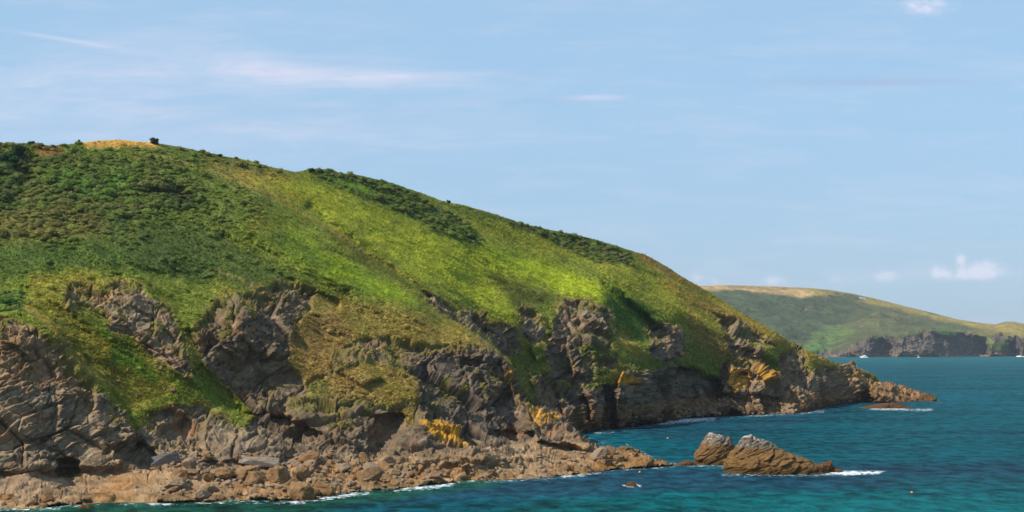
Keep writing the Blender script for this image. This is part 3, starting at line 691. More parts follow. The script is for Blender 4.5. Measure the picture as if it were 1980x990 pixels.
# ------------------------------------------------------------------ far headland
def far_headland():
    sk = [(1180, 566), (1340, 553), (1400, 551), (1480, 553), (1550, 556), (1600, 560), (1650, 568), (1700, 579), (1750, 592), (1800, 604), (1850, 617), (1900, 625), (1925, 627), (1945, 622), (1960, 622), (1980, 626), (2050, 632), (2150, 640), (2300, 652)]
    xs = np.arange(1180, 2300, 1.3); nr = 150
    y0 = interp(sk, xs) + 0.5 * perlin(np.stack([xs / 6, xs * 0, xs * 0], -1), 3)
    yb = interp([(1180, 692), (1600, 690.3), (1800, 690), (1980, 689), (2300, 688)], xs)
    t = np.linspace(0, 1, nr)[:, None]
    gx = np.repeat(xs[None], nr, 0); gy = y0[None] + (yb + 1.2 - y0)[None] * t
    q = np.stack([gx.ravel() / 30, gy.ravel() / 16, np.zeros(gx.size)], -1)
    w1 = fbm(q, 4, .55, 5).reshape(gx.shape); w2 = fbm(q + 30, 4, .55, 8).reshape(gx.shape)
    wx, wy = gx + 14 * w1, gy + 7 * w2
    ycl = interp([(1180, 682), (1560, 682), (1620, 676), (1660, 660), (1700, 645), (1750, 642), (1800, 640), (1850, 642), (1900, 650), (1940, 655), (1980, 652), (2300, 668)], xs)[None] + 8 * w1
    ds = sea_depth(yb, 0)[None]
    up = np.clip((ycl - gy) / np.maximum(ycl - y0[None], 1), 0, 1); cl = np.clip((yb[None] - gy) / np.maximum(yb[None] - ycl, 1), 0, 1)
    D = ds + 26 * cl + 620 * up ** 1.15
    for poly, off, soft in [([(1690, 695), (1695, 668), (1705, 655), (1720, 668), (1722, 695)], 40, 6), ([(1845, 695), (1840, 660), (1870, 640), (1905, 660), (1900, 695)], 25, 9), ([(1952, 695), (1950, 662), (1962, 658), (1970, 695)], 40, 5),
                            ([(1620, 690), (1640, 660), (1690, 640), (1690, 690)], -25, 14), ([(1730, 692), (1740, 640), (1800, 640), (1830, 692)], -25, 14), ([(1905, 692), (1915, 650), (1945, 650), (1948, 692)], -20, 8),
                            ([(1600, 660), (1720, 620), (1800, 610), (1700, 640)], 40, 20), ([(1450, 600), (1600, 590), (1700, 600), (1600, 630)], 40, 26), ([(1880, 690), (1900, 640), (1925, 640), (1905, 690)], 20, 8), ([(1930, 640), (1945, 620), (1970, 622), (1985, 640)], -60, 8)]:
        D = D + off * pmask(poly, wx, wy, soft)
    P = to_world(gx, gy, D); pw = P.reshape(-1, 3)
    n1 = fbm(pw / 60, 5, .6, 15).reshape(gx.shape); n2 = fbm(pw / 18, 4, .6, 18).reshape(gx.shape)
    rock = np.zeros(gx.shape)
    for p in [[(1600, 700), (1590, 688), (1620, 676), (1655, 664), (1690, 648), (1740, 653), (1770, 645), (1800, 640), (1830, 650), (1850, 656), (1870, 642), (1895, 652), (1905, 690)], [(1905, 700), (1905, 680), (1950, 678), (1955, 648), (1985, 650), (2300, 660), (2300, 700)],
              [(1100, 700), (1100, 676), (1560, 676), (1620, 678), (1620, 700)], [(1550, 596), (1566, 586), (1574, 592), (1556, 600)], [(1915, 650), (1945, 642), (1948, 652), (1920, 668)]]:
        rock = np.maximum(rock, pmask(p, wx, wy, 4))
    rock = smooth(blur(rock, 4) + 1.2 * n2 + .6 * n1 - .06, .35, .65)
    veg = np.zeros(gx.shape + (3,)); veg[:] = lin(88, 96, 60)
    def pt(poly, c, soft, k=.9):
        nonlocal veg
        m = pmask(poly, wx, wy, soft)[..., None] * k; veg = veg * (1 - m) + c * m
    pt([(1180, 560), (1400, 562), (1580, 575), (1660, 590), (1700, 610), (1620, 640), (1560, 670), (1180, 690)], lin(72, 86, 56), 10)  # dark green of the slope carries cloud shade
    pt([(1180, 540), (1480, 548), (1560, 553), (1600, 566), (1560, 575), (1480, 567), (1400, 560), (1180, 566)], lin(190, 164, 112), 3.5)
    pt([(1560, 553), (1650, 566), (1800, 603), (1900, 624), (1980, 622), (2300, 650), (2300, 670), (1960, 645), (1880, 634), (1780, 610), (1650, 580), (1560, 566)], lin(160, 146, 74), 5)
    pt([(1600, 568), (1650, 570), (1672, 582), (1640, 584), (1608, 578)], lin(62, 82, 54), 4)
    pt([(1400, 562), (1450, 563), (1455, 570), (1400, 570)], lin(70, 86, 52), 2.5)
    pt([(1660, 600), (1740, 598), (1760, 612), (1700, 640), (1620, 640)], lin(96, 102, 62), 12)
    pt([(1570, 640), (1620, 628), (1660, 640), (1600, 672), (1560, 672)], lin(96, 122, 60), 8, .8)
    pt([(1820, 622), (1860, 630), (1860, 655), (1840, 660), (1800, 640)], lin(84, 104, 60), 8, .7)
    pt([(1910, 655), (1948, 650), (1946, 678), (1915, 680)], lin(116, 128, 64), 6, .8)
    pt([(1560, 665), (1620, 668), (1600, 682), (1540, 680)], lin(84, 122, 62), 5, .7)
    pt([(1935, 630), (1948, 621), (1962, 621), (1975, 632)], lin(134, 124, 66), 4, .8)
    pt([(1850, 640), (1990, 640), (1990, 660), (1960, 650), (1900, 648)], lin(150, 140, 74), 4, .6)
    veg *= np.clip(1 + 1.1 * n1 + 1.0 * n2, .5, 1.6)[..., None] * np.array([1.02, .90, .86])  # far vegetation dimmed in its colour for cloud shade
    n5 = fbm(pw / 26 + 5, 4, .6, 28).reshape(gx.shape)
    th = smooth(n5, .12, .26)[..., None] * .55; veg = veg * (1 - th) + lin(56, 66, 42) * th  # darker patches painted in as shadow on the slope
    for pl in ([(1400, 572), (1470, 590), (1540, 640)], [(1560, 575), (1600, 600), (1680, 606)], [(1480, 600), (1600, 622), (1720, 612)], [(1660, 590), (1740, 622), (1800, 628)]):
        q_ = np.exp(-(line_dist(pl, wx, wy) / 1.6) ** 2)[..., None] * .6; veg = veg * (1 - q_) + lin(58, 66, 42) * q_
    # field hedges along the crest
    hl = np.exp(-((wy - interp([(1340, 554), (1480, 554), (1560, 557), (1650, 570), (1700, 584)], gx) - 1.6) / 1.2) ** 2) * smooth(n2, -.1, .15)
    veg = veg * (1 - .75 * hl[..., None]) + lin(66, 72, 46) * .75 * hl[..., None]
    rk = np.zeros(veg.shape) + lin(104, 92, 82); m = smooth(n2 + .5 * n1, 0, .3)[..., None] * .7; rk = rk * (1 - m) + lin(132, 114, 94) * m
    m = smooth(-n2, .05, .3)[..., None] * .7; rk = rk * (1 - m) + lin(74, 74, 78) * m
    m = smooth(P[..., 2] + 6 * n1, 9, 6)[..., None] * .8; rk = rk * (1 - m) + lin(146, 118, 96) * m
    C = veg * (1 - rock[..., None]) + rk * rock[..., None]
    N = grid_normals(P)
    s = pw / np.array([24., 24., 34.]); v, e = facets(s, 300); v2, e2 = facets(s * 2.7, 310); v3, _ = facets(s * 6.5, 320)
    o = rock.ravel() * (3.6 * v + 3.6 * v2 + 2.2 * v3 - 2 * smooth(e, .12, 0) - 5) + (1 - rock.ravel()) * (9 * n1.ravel() + 5 * n2.ravel() + 10 * fbm(pw / 160, 3, .5, 330))
    o *= smooth((gy - y0[None]).ravel(), 0, 5) * .9 + .1
    P = P + N * o.reshape(gx.shape)[..., None]
    bk = []
    for s in np.linspace(40, 1200, 30):
        u = s / 1200
        bk.append(np.stack([P[0, :, 0] * (1 + s / P[0, :, 1]), P[0, :, 1] + s, P[0, :, 2] * (1 - smooth(np.array(u), .1, 1)) - 6 * u - 0.01 * s], -1))
    bk = np.array(bk)[::-1]
    cbk = np.repeat((np.zeros((1, len(xs), 3)) + lin(120, 120, 66)), 30, 0)
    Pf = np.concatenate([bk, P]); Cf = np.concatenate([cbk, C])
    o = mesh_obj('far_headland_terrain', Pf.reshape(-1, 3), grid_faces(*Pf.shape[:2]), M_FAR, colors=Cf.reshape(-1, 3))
    tag(o, 'distant headland across the bay with tan fields on top and low dark cliffs', 'headland', kind='structure')
    return gx, gy, P
FX, FY, FP = far_headland()

# ------------------------------------------------------------------ the sea
def build_sea():
    ys = np.concatenate([[668.25, 668.6, 669.2, 670, 671.2, 672.6], np.arange(674, 1004, 1.5), np.geomspace(1006, 9000, 40)])
    xs = np.concatenate([np.linspace(-9000, -420, 30), np.arange(-400, 2400, 4.0), np.linspace(2440, 11000, 30)])
    gx, gy = np.meshgrid(xs, ys)
    D = sea_depth(gy); P = to_world(gx, gy, D); P[..., 2] = 0
    pw = P.reshape(-1, 3)
    q = np.stack([gx.ravel() / 90, gy.ravel() / 14, np.zeros(gx.size)], -1)
    w1 = fbm(q, 4, .55, 405).reshape(gx.shape); w2 = fbm(q + 30, 4, .55, 408).reshape(gx.shape)
    wx, wy = gx + 60 * w1, gy + 12 * w2
    TEAL, NAVY, AQUA, GREEN, MID = (0.0022, 0.062, 0.082), (0.010, 0.046, 0.076), (0.002, 0.084, 0.092), (0.008, 0.062, 0.040), (0.0028, 0.070, 0.094)
    c = np.zeros(P.shape); c[:] = MID
    def pt(poly, cc, soft, k=1.):
        nonlocal c
        m = pmask(poly, wx, wy, soft)[..., None] * k; c = c * (1 - m) + np.array(cc) * m
    pt([(1100, 640), (2600, 640), (2600, 704), (1100, 704)], (0.003, 0.088, 0.104), 8)
    pt([(1400, 704), (2600, 704), (2600, 760), (1800, 770)], TEAL, 10, .8)
    pt([(1500, 800), (2600, 790), (2600, 900), (1600, 900), (1300, 860)], TEAL, 16, .8)
    pt([(500, 930), (1100, 900), (1400, 905), (2000, 895), (2600, 900), (2600, 935), (1500, 945), (900, 965), (500, 985)], NAVY, 12, .9)
    pt([(900, 1020), (1000, 975), (1250, 955), (1700, 950), (2000, 965), (2600, 970), (2600, 1100), (900, 1100)], AQUA, 10, .95)
    pt([(1700, 920), (2600, 920), (2600, 970), (1800, 960)], (0.003, 0.075, 0.086), 12, .6)
    pt([(-400, 1010), (-400, 960), (300, 955), (560, 955), (900, 925), (1000, 930), (760, 965), (600, 990), (560, 1010)], GREEN, 10, .95)
    pt([(1150, 840), (1300, 815), (1500, 800), (1700, 780), (1600, 812), (1350, 850)], NAVY, 9, .6)
    m = smooth(w1 + .6 * w2, .05, .4)[..., None] * .35; c = c * (1 - m) + c * 1.45 * m
    # white water
    FO = [([(1600, 908), (1640, 910), (1712, 910), (1700, 917), (1640, 920), (1590, 917)], 1.0), ([(1675, 788), (1720, 786), (1762, 790), (1808, 790), (1800, 795), (1680, 793)], .9), ([(1335, 807), (1390, 806), (1380, 813), (1330, 818), (1240, 826), (1235, 822)], .85),
          ([(1140, 834), (1230, 824), (1228, 830), (1150, 842)], .6), ([(280, 970), (334, 970), (332, 979), (285, 978)], .8), ([(-20, 982), (120, 976), (120, 988), (-20, 990)], .6), ([(540, 966), (600, 962), (680, 952), (720, 950), (715, 957), (650, 966), (600, 972), (540, 974)], .75),
          ([(770, 944), (870, 932), (885, 936), (860, 943), (760, 952)], .85), ([(560, 968), (595, 966), (592, 976), (560, 976)], .7), ([(1080, 918), (1130, 915), (1128, 922), (1085, 925)], .8), ([(900, 928), (1010, 925), (1090, 920), (1080, 926), (900, 934)], .5), ([(1205, 936), (1240, 936), (1238, 942), (1205, 942)], .9),
          ([(1268, 893), (1325, 894), (1320, 900), (1275, 899)], .65), ([(1370, 900), (1410, 902), (1405, 906), (1370, 905)], .6), ([(1420, 918), (1580, 917), (1580, 921), (1430, 921)], .4), ([(1545, 797), (1600, 791), (1590, 798), (1545, 803)], .65), ([(1195, 862), (1225, 860), (1222, 866), (1195, 867)], .4), ([(1130, 848), (1180, 852), (1175, 858), (1140, 860)], .45),
          ([(1500, 800), (1640, 781), (1640, 784), (1520, 803)], .35), ([(1795, 777), (1822, 776), (1820, 780), (1795, 780)], .5), ([(300, 972), (560, 967), (560, 974), (300, 979)], .4)]
    fo = np.zeros(gx.shape)
    f1 = fbm(np.stack([gx.ravel() / 14, gy.ravel() / 3.0, np.zeros(gx.size)], -1), 3, .6, 440).reshape(gx.shape)
    for poly, k in FO: fo = np.maximum(fo, k * pmask(poly, gx + 22 * f1, gy + 4 * f1, 5.0))
    ed = SEA_A + SEA_SPUR + SEA_B
    dl = line_dist(ed, gx, gy + 2.5 * f1)
    fo = np.maximum(fo, .58 * np.clip(.75 + 2.2 * w2, .25, 1.15) * np.exp(-(dl / (3.5 + 6 * np.clip(w1 + .2, 0, 1))) ** 2) * smooth(gy, 760, 800))
    for bx0, bx1, by in ((1326, 1440, 900), (1396, 1606, 918)):
        dl = line_dist([(bx0, by), (bx1, by)], gx, gy); fo = np.maximum(fo, .55 * np.exp(-(dl / 4.5) ** 2))
    z = np.zeros(gx.shape)
    o = mesh_obj('sea', pw, grid_faces(*gx.shape), None, colors=c.reshape(-1, 3), attrs={'foam': fo.ravel()})
    tag(o, 'blue green sea filling the bay, rippled by wind', 'sea', kind='structure')
    m, T, b = mat_new('sea_water')
    a = T.new('ShaderNodeVertexColor', layer_name='Col'); fa = T.new('ShaderNodeAttribute', attribute_name='foam')
    ge = T.new('ShaderNodeNewGeometry')
    sp = T.new('ShaderNodeSeparateXYZ'); T.l.new(ge.outputs['Position'], sp.inputs[0])
    def st(sx, sy, off=0.0): return T.comb(T.math('MULTIPLY_ADD', sp.outputs[0], sx, off), T.math('MULTIPLY', sp.outputs[1], sy), off)
    big = T.noise(st(.012, .03), 1.0, 4, .6); mid = T.noise(st(.30, .20, 3.), 1.0, 7, .66, .3); rip = T.noise(st(.9, .9, 9.), 1.0, 5, .6, .4)
    k = T.math('MULTIPLY_ADD', T.ramp(big, .3, .7), .5, T.math('MULTIPLY_ADD', T.ramp(mid, .34, .66), .85, .18))
    cc = T.mix(1.0, a.outputs[0], T.comb(k, k, k), 'MULTIPLY')
    fn = T.noise(st(1.0, .9, 5.), 1.0, 6, .7, .5)
    caps = T.math('MULTIPLY', T.ramp(T.noise(st(.16, .14, 21.), 1.0, 8, .72), .70, .75), .55)
    fm = T.ramp(T.math('ADD', T.math('MULTIPLY', fa.outputs['Fac'], .85), T.math('MULTIPLY_ADD', fn, 2.6, -1.3)), .42, .95)
    fm = T.math('MAXIMUM', fm, caps)
    h = T.math('ADD', T.math('MULTIPLY', mid, 1.6), T.math('MULTIPLY', rip, .35))
    bp = T.new('ShaderNodeBump'); bp.inputs['Strength'].default_value = 0.9; bp.inputs['Distance'].default_value = 1.0
    T.put(bp.inputs['Height'], h)
    df = T.new('ShaderNodeBsdfDiffuse'); T.put(df.inputs['Color'], T.mix(fm, cc, (.78, .82, .84))); T.l.new(bp.outputs[0], df.inputs['Normal'])
    gl = T.new('ShaderNodeBsdfGlossy'); gl.inputs['Roughness'].default_value = .18; T.l.new(bp.outputs[0], gl.inputs['Normal'])
    fr = T.new('ShaderNodeFresnel'); fr.inputs['IOR'].default_value = 1.33; T.l.new(bp.outputs[0], fr.inputs['Normal'])
    mx = T.new('ShaderNodeMixShader'); T.put(mx.inputs[0], T.math('MULTIPLY', T.math('MULTIPLY', fr.outputs[0], .15), T.math('SUBTRACT', 1.0, fm)))
    T.l.new(df.outputs[0], mx.inputs[1]); T.l.new(gl.outputs[0], mx.inputs[2])
    T.l.new(mx.outputs[0], next(n for n in T.n if n.type == 'OUTPUT_MATERIAL').inputs[0]); T.n.remove(b)
    o.data.materials.append(m)
build_sea()


# ------------------------------------------------------------------ things that grow on the headland
def cell(x, y):
    """the grid cell of the headland under a traced photo point"""
    c = int(np.clip(round((x - XS[0]) / DX), 0, NC - 1)); r = int(np.clip(np.searchsorted(GY[:, c], y), 1, NR - 1)); return r, c
def ground(x, y):
    r, c = cell(x, y); return P1[r, c].copy()

def tri_mesh(name, V, n_per, colors, mat, kind=None):
    """V (n, k, 3): n separate little faces of k corners"""
    n, k = V.shape[:2]
    return mesh_obj(name, V.reshape(-1, 3), np.arange(n * k).reshape(n, k), mat, colors=np.repeat(colors, k, 0), smooth_shade=False)

def rand_unit(n):
    v = RNG.normal(size=(n, 3)); return v / np.linalg.norm(v, axis=1, keepdims=True)

def build_grass():
    n = 420000
    c = RNG.integers(2, NC - 2, n); r = (RNG.random(n) * (NR - 4)).astype(int) + 1
    w = np.maximum(1 - rock[r, c], .8 * ledge[r, c] * smooth(nB[r, c] + nA[r, c], -.05, .2)) * (1 - .5 * scrub[r, c]); keep = (RNG.random(n) < w) & (P1[r, c, 2] > 4) & (SEA_M[r, c] < .1)
    c, r = c[keep][:190000], r[keep][:190000]; n = len(c)
    P = P1[r, c] + (P1[r + 1, c] - P1[r, c]) * RNG.random((n, 1)); Nn = N1[r, c]
    up = np.array([0, 0, 1.0]) * .75 + Nn * .35 + np.array([.25, -.12, 0]) + RNG.normal(size=(n, 3)) * .28
    up /= np.linalg.norm(up, axis=1, keepdims=True)
    size = (.20 + .26 * RNG.random(n) ** 2) * (P[:, 1] / 300) ** .6 * (0.75 + .7 * np.clip(BL[r, c] + .5, 0, 1))
    colr = 1.5 * veg[r, c] * (RNG.uniform(.8, 1.3, (n, 1))) * RNG.uniform(.92, 1.1, (n, 3))
    V = []; C = []
    for b in range(3):
        side = rand_unit(n); side -= up * (side * up).sum(1, keepdims=True); side /= np.linalg.norm(side, axis=1, keepdims=True)
        lean = RNG.normal(size=(n, 3)) * .35 + np.array([.35, -.25, -.1])
        o = P + side * (RNG.random((n, 1)) - .5) * size[:, None] * .8 - up * .06
        wd = size[:, None] * RNG.uniform(.30, .55, (n, 1)); h = size[:, None] * RNG.uniform(.5, .95, (n, 1))
        V.append(np.stack([o - side * wd, o + side * wd, o + (up + lean) * h], 1)); C.append(colr)
    o = tri_mesh('hillside_grass', np.concatenate(V), 3, np.concatenate(C), M_LEAF)
    tag(o, 'rough grass and bracken covering the slope', 'grass', kind='stuff')
build_grass()

def ico(sub):
    t = (1 + 5 ** .5) / 2
    v = [(-1, t, 0), (1, t, 0), (-1, -t, 0), (1, -t, 0), (0, -1, t), (0, 1, t), (0, -1, -t), (0, 1, -t), (t, 0, -1), (t, 0, 1), (-t, 0, -1), (-t, 0, 1)]
    f = [(0, 11, 5), (0, 5, 1), (0, 1, 7), (0, 7, 10), (0, 10, 11), (1, 5, 9), (5, 11, 4), (11, 10, 2), (10, 7, 6), (7, 1, 8), (3, 9, 4), (3, 4, 2), (3, 2, 6), (3, 6, 8), (3, 8, 9), (4, 9, 5), (2, 4, 11), (6, 2, 10), (8, 6, 7), (9, 8, 1)]
    v = [np.array(p) / np.linalg.norm(p) for p in v]
    for _ in range(sub):
        cache = {}; nf = []
        def mid(a, b):
            k = (min(a, b), max(a, b))
            if k not in cache:
                p = v[a] + v[b]; v.append(p / np.linalg.norm(p)); cache[k] = len(v) - 1
            return cache[k]
        for a, b, c in f:
            x, y, z = mid(a, b), mid(b, c), mid(c, a); nf += [(a, x, z), (b, y, x), (c, z, y), (x, y, z)]
        f = nf
    return np.array(v), np.array(f)

def bush_proto(seed, leaves, core_sub=1):
    """unit bush as separate triangles and a brightness per triangle"""
    r = np.random.default_rng(seed)
    v, f = ico(core_sub)
    rad = .78 * (1 + .45 * fbm(v * 1.7 + seed, 2, .5, seed))
    v = v * rad[:, None]; core = v[f]
    d = r.normal(size=(leaves, 3)); d /= np.linalg.norm(d, axis=1, keepdims=True); d[:, 2] = np.abs(d[:, 2]) * 1.0 - .15
    rr = (.78 * (1 + .45 * fbm(d * 1.7 + seed, 2, .5, seed)))[:, None] * r.uniform(.85, 1.28, (leaves, 1))
    p = d * rr
    a = r.normal(size=(leaves, 3)); a -= d * (a * d).sum(1, keepdims=True) * .6; a /= np.linalg.norm(a, axis=1, keepdims=True)
    b = np.cross(a, d) + r.normal(size=(leaves, 3)) * .4; b /= np.linalg.norm(b, axis=1, keepdims=True)
    s = r.uniform(.10, .24, (leaves, 1))
    lf = np.stack([p - a * s, p + a * s * .6 + b * s, p + d * s * .9 - b * s * .4], 1)
    T = np.concatenate([core, lf]); T[..., 2] = T[..., 2] * .72 + .12
    k = np.concatenate([np.full(len(core), .92), r.uniform(.75, 1.35, leaves)])
    return T, k
PROTOS = [bush_proto(40 + i, 56) for i in range(9)]

def build_scrub():
    n = 160000
    c = RNG.integers(2, NC - 2, n); r = (RNG.random(n) * (NR - 4)).astype(int) + 1
    dens = np.maximum(scrub[r, c] * smooth(BL[r, c] + .9 * SN2[r, c] + .62 * scrub[r, c], .14, .5), .13 * smooth(SN2[r, c] + .6 * BL[r, c], -.05, .25) * (rock[r, c] < .15))
    keep = (RNG.random(n) < dens * .42) & (rock[r, c] < .4) & (P1[r, c, 2] > 8)
    c, r = c[keep][:24000], r[keep][:24000]
    V = []; C = []
    P = P1[r, c]
    kinds = np.array([lin(70, 80, 36), lin(90, 94, 42), lin(88, 108, 40), lin(98, 86, 52), lin(60, 68, 34), lin(118, 106, 64)])
    patch = fbm(P / 14, 3, .5, 700)
    for i in range(len(c)):
        T, k = PROTOS[RNG.integers(9)]
        s = (.30 + .75 * RNG.random() ** 2.2 + .9 * RNG.random() ** 9) * (.62 + .6 * scrub[r[i], c[i]]); a = RNG.random() * 6.283
        R = np.array([[math.cos(a), -math.sin(a), 0], [math.sin(a), math.cos(a), 0], [0, 0, RNG.uniform(.7, 1.15)]]) * s
        V.append(T @ R.T + P[i])
        j = int(np.clip((patch[i] + .45) / .9 * 6 + RNG.normal() * 1.1, 0, 5))
        mk = .12 + .38 * scrub[r[i], c[i]]; col_ = kinds[j] * mk + veg[r[i], c[i]] * (1 - mk)
        C.append(1.85 * col_[None] * k[:, None] * RNG.uniform(.82, 1.22))
    o = tri_mesh('gorse_scrub', np.concatenate(V), 3, np.concatenate(C), M_LEAF)
    tag(o, 'low gorse and heather scrub spread over the hill', 'scrub', kind='stuff')
build_scrub()

def shrub(name, label, cat, x, y, rad, c, height=.8, group=None, lift=0.0):
    p = ground(x, y); r = np.random.default_rng(int(x * 7 + y))
    e = bpy.data.objects.new(name, None); col.objects.link(e); e.location = Vector((p + np.array([0, 0, lift])).tolist())
    tag(e, label, cat, group)
    V = []; C = []
    for j in range(7):
        T, k = bush_proto(900 + int(x) + j * 13, 110)
        a = r.random() * 6.283; q = r.random() ** .5 * rad * .62; s = rad * r.uniform(.4, .62)
        V.append(T * s * np.array([1, 1, height]) + np.array([math.cos(a) * q, math.sin(a) * q * .7, rad * height * r.uniform(.15, .75)])); C.append(1.35 * np.asarray(c)[None] * k[:, None] * r.uniform(.8, 1.2))
    tri = np.concatenate(V); cc = np.concatenate(C)
    f = tri_mesh('foliage', tri, 3, cc, M_LEAF); f.parent = e
    # a few bare stems that carry the crown
    vs = []; fs = []
    for j in range(4):
        a = j * 1.57 + r.random(); tip = np.array([math.cos(a) * rad * .4, math.sin(a) * rad * .4, rad * height * .8]); w = rad * .06
        b = len(vs)
        for t_, ww in ((np.array([math.cos(a) * w, math.sin(a) * w, -.5]), w), (tip, w * .4)):
            for k in range(5): vs.append(t_ + np.array([math.cos(k * 1.2566) * ww, math.sin(k * 1.2566) * ww, 0]))
        for k in range(5): fs.append((b + k, b + (k + 1) % 5, b + 5 + (k + 1) % 5, b + 5 + k))
    st = mesh_obj('stem', np.array(vs), np.array(fs), M_WOOD, parent=e)
    return e
M_WOOD = mat_plain('weathered_wood', tuple(lin(92, 76, 58)), .9, .1)
SH = [('thorn_bush', 'dark thorn bush standing alone on the skyline beside the golden grass patch', 'bush', 300, 279, 1.25, lin(58, 70, 38), 1.1),
      ('thorn_bush', 'small wind-bent thorn at the outer end of the golden grass on the hilltop', 'bush', 154, 276, .55, lin(66, 70, 42), 1.5),
      ('gorse_bush', 'rounded gorse clump breaking the skyline above the darkest thicket', 'bush', 62, 281, 1.1, lin(56, 74, 34), .9),
      ('gorse_bush', 'ragged gorse bush on the ridge where the hilltop begins to fall', 'bush', 424, 302, .8, lin(66, 76, 42), .9),
      ('thorn_bush', 'lone upright thorn on the ridge just before the second dark thicket', 'bush', 868, 393, .6, lin(62, 66, 40), 1.9),
      ('gorse_bush', 'bushy gorse at the top of the dark green hedge band', 'bush', 604, 333, 1.0, lin(54, 80, 36), .9),
      ('hawthorn', 'deep green hawthorn in the shaded hollow near the hilltop thicket', 'bush', 18, 325, 3.2, lin(46, 76, 38), 1.0),
      ('hawthorn', 'tall dark hawthorn at the upper edge of the shaded hollow', 'bush', 34, 308, 2.4, lin(42, 66, 38), 1.2),
      ('elder_bush', 'bright fresh green bush at the top of the grey buttress', 'bush', 14, 592, 1.9, lin(74, 108, 40), .9)]
for nm, lb, ct, x, y, rd, c, h in SH: shrub(nm, lb, ct, x, y, rd, c, h)

# ------------------------------------------------------------------ boulders
def rock_proto(seed, sub=4, planes=11, rough=.07):
    r = np.random.default_rng(seed)
    v, f = ico(sub)
    n = r.normal(size=(planes, 3)); n /= np.linalg.norm(n, axis=1, keepdims=True)
    h = r.uniform(.62, 1.0, planes)
    d = np.maximum(v @ n.T, 1e-3); rad = np.min(np.where(v @ n.T > .05, h / d, 9), axis=1); rad = np.minimum(rad, 1.25)
    v = v * (rad * (1 + rough * 2 * fbm(v * 2.5 + seed, 4, .55, seed) + rough * facets(v * 3 + seed, seed, .8)[0]))[:, None]
    return v, f
BOULDER_MESH = []
for i in range(12):
    v, f = rock_proto(300 + i)
    t = mesh_obj('boulder', v, f, M_ROCK); BOULDER_MESH.append(t.data); bpy.data.objects.remove(t)

placed = []
def boulder(x, y, size, label, group=None, cat='boulder', sq=(1, 1, .8), sink=.3, mesh=None, rot=None, mat=None, name='boulder'):
    p = ground(x, y)
    me = BOULDER_MESH[RNG.integers(12)] if mesh is None else mesh
    o = bpy.data.objects.new(name, me); col.objects.link(o)
    o.location = (p[0], p[1], max(p[2], -.4) + size * sq[2] * (1 - sink * 2) * .8)
    o.scale = (size * sq[0], size * sq[1], size * sq[2])
    o.rotation_euler = rot if rot is not None else (RNG.normal() * .25, RNG.normal() * .25, RNG.random() * 6.283)
    tag(o, label, cat, group); placed.append((p[0], p[1], size)); return o

def zone(poly, n, smin, smax, label, group, power=2.4, **kw):
    P = np.array(poly, float); lo, hi = P.min(0), P.max(0); k = 0; tries = 0
    while k < n and tries < n * 40:
        tries += 1
        x, y = RNG.uniform(lo[0], hi[0]), RNG.uniform(lo[1], hi[1])
        if sdf(poly, np.array([x]), np.array([y]))[0] < 0: continue
        p = ground(x, y)
        if p[2] < -.6: continue
        s = smin + (smax - smin) * RNG.random() ** power
        if any((p[0] - a) ** 2 + (p[1] - b) ** 2 < (.62 * (s + c)) ** 2 for a, b, c in placed): continue
        boulder(x, y, s, label, group, sq=(1, RNG.uniform(.7, 1.1), RNG.uniform(.55, .95)), **kw); k += 1
boulder(580, 962, 1.8, 'large square tan block standing at the waterline of the boulder beach', sq=(1.05, .9, .95), sink=.2, mesh=BOULDER_MESH[3])
boulder(488, 893, 1.25, 'orange stained boulder lying behind the pale flat slab', sq=(1, .9, .9), sink=.25, mesh=BOULDER_MESH[5])
boulder(366, 905, .95, 'round orange boulder beside a dark hole under the cliff', sq=(1, .9, .9), sink=.2, mesh=BOULDER_MESH[6])
boulder(1160, 888, 1.5, 'rounded grey brown rock on the near spur beside the peaked rock', sq=(1.2, .9, .85), sink=.25, mesh=BOULDER_MESH[1], rot=(0, .1, 2.0))
zone([(300, 962), (350, 920), (420, 896), (480, 880), (560, 874), (700, 884), (745, 895), (780, 938), (720, 948), (650, 955), (600, 966), (470, 968)], 130, .35, 1.9, 'tan sea-worn boulder in the jumbled boulder beach below the cliffs', 'boulders of the boulder beach')
zone([(290, 912), (320, 870), (380, 850), (420, 880), (400, 905)], 16, .4, 1.2, 'weathered boulder fallen at the foot of the dark cave', 'boulders below the dark cave')
zone([(760, 942), (790, 900), (1000, 885), (1120, 880), (1240, 892), (1180, 908), (1000, 926), (850, 936)], 22, .4, 1.3, 'brown weathered rock on the low shelf of the near spur', 'rocks of the near spur')
zone([(1150, 905), (1185, 874), (1235, 878), (1262, 893), (1200, 906)], 4, .8, 1.5, 'weed-browned rock at the outer end of the near spur', 'rocks at the tip of the near spur', power=1)
zone([(1275, 812), (1280, 790), (1400, 778), (1500, 772), (1560, 775), (1555, 798), (1400, 803)], 30, .6, 2.2, 'brown boulder on the shore below the lichen covered fan of rock', 'boulders of the far cove')
zone([(1600, 786), (1650, 770), (1720, 765), (1740, 776)], 8, .6, 1.6, 'brown rock near the cave at the outer point', 'rocks of the outer point')
zone([(0, 980), (0, 960), (130, 955), (180, 970), (120, 976)], 8, .3, .8, 'weed covered rock at the edge of the flat tan shelf', 'rocks at the edge of the tan shelf')
zone([(120, 640), (190, 660), (260, 760), (300, 700), (330, 690), (420, 760), (360, 770), (250, 790)], 14, .25, .6, 'pale stone lying in the green gully', 'stones in the green gully', cat='stone', name='stone')

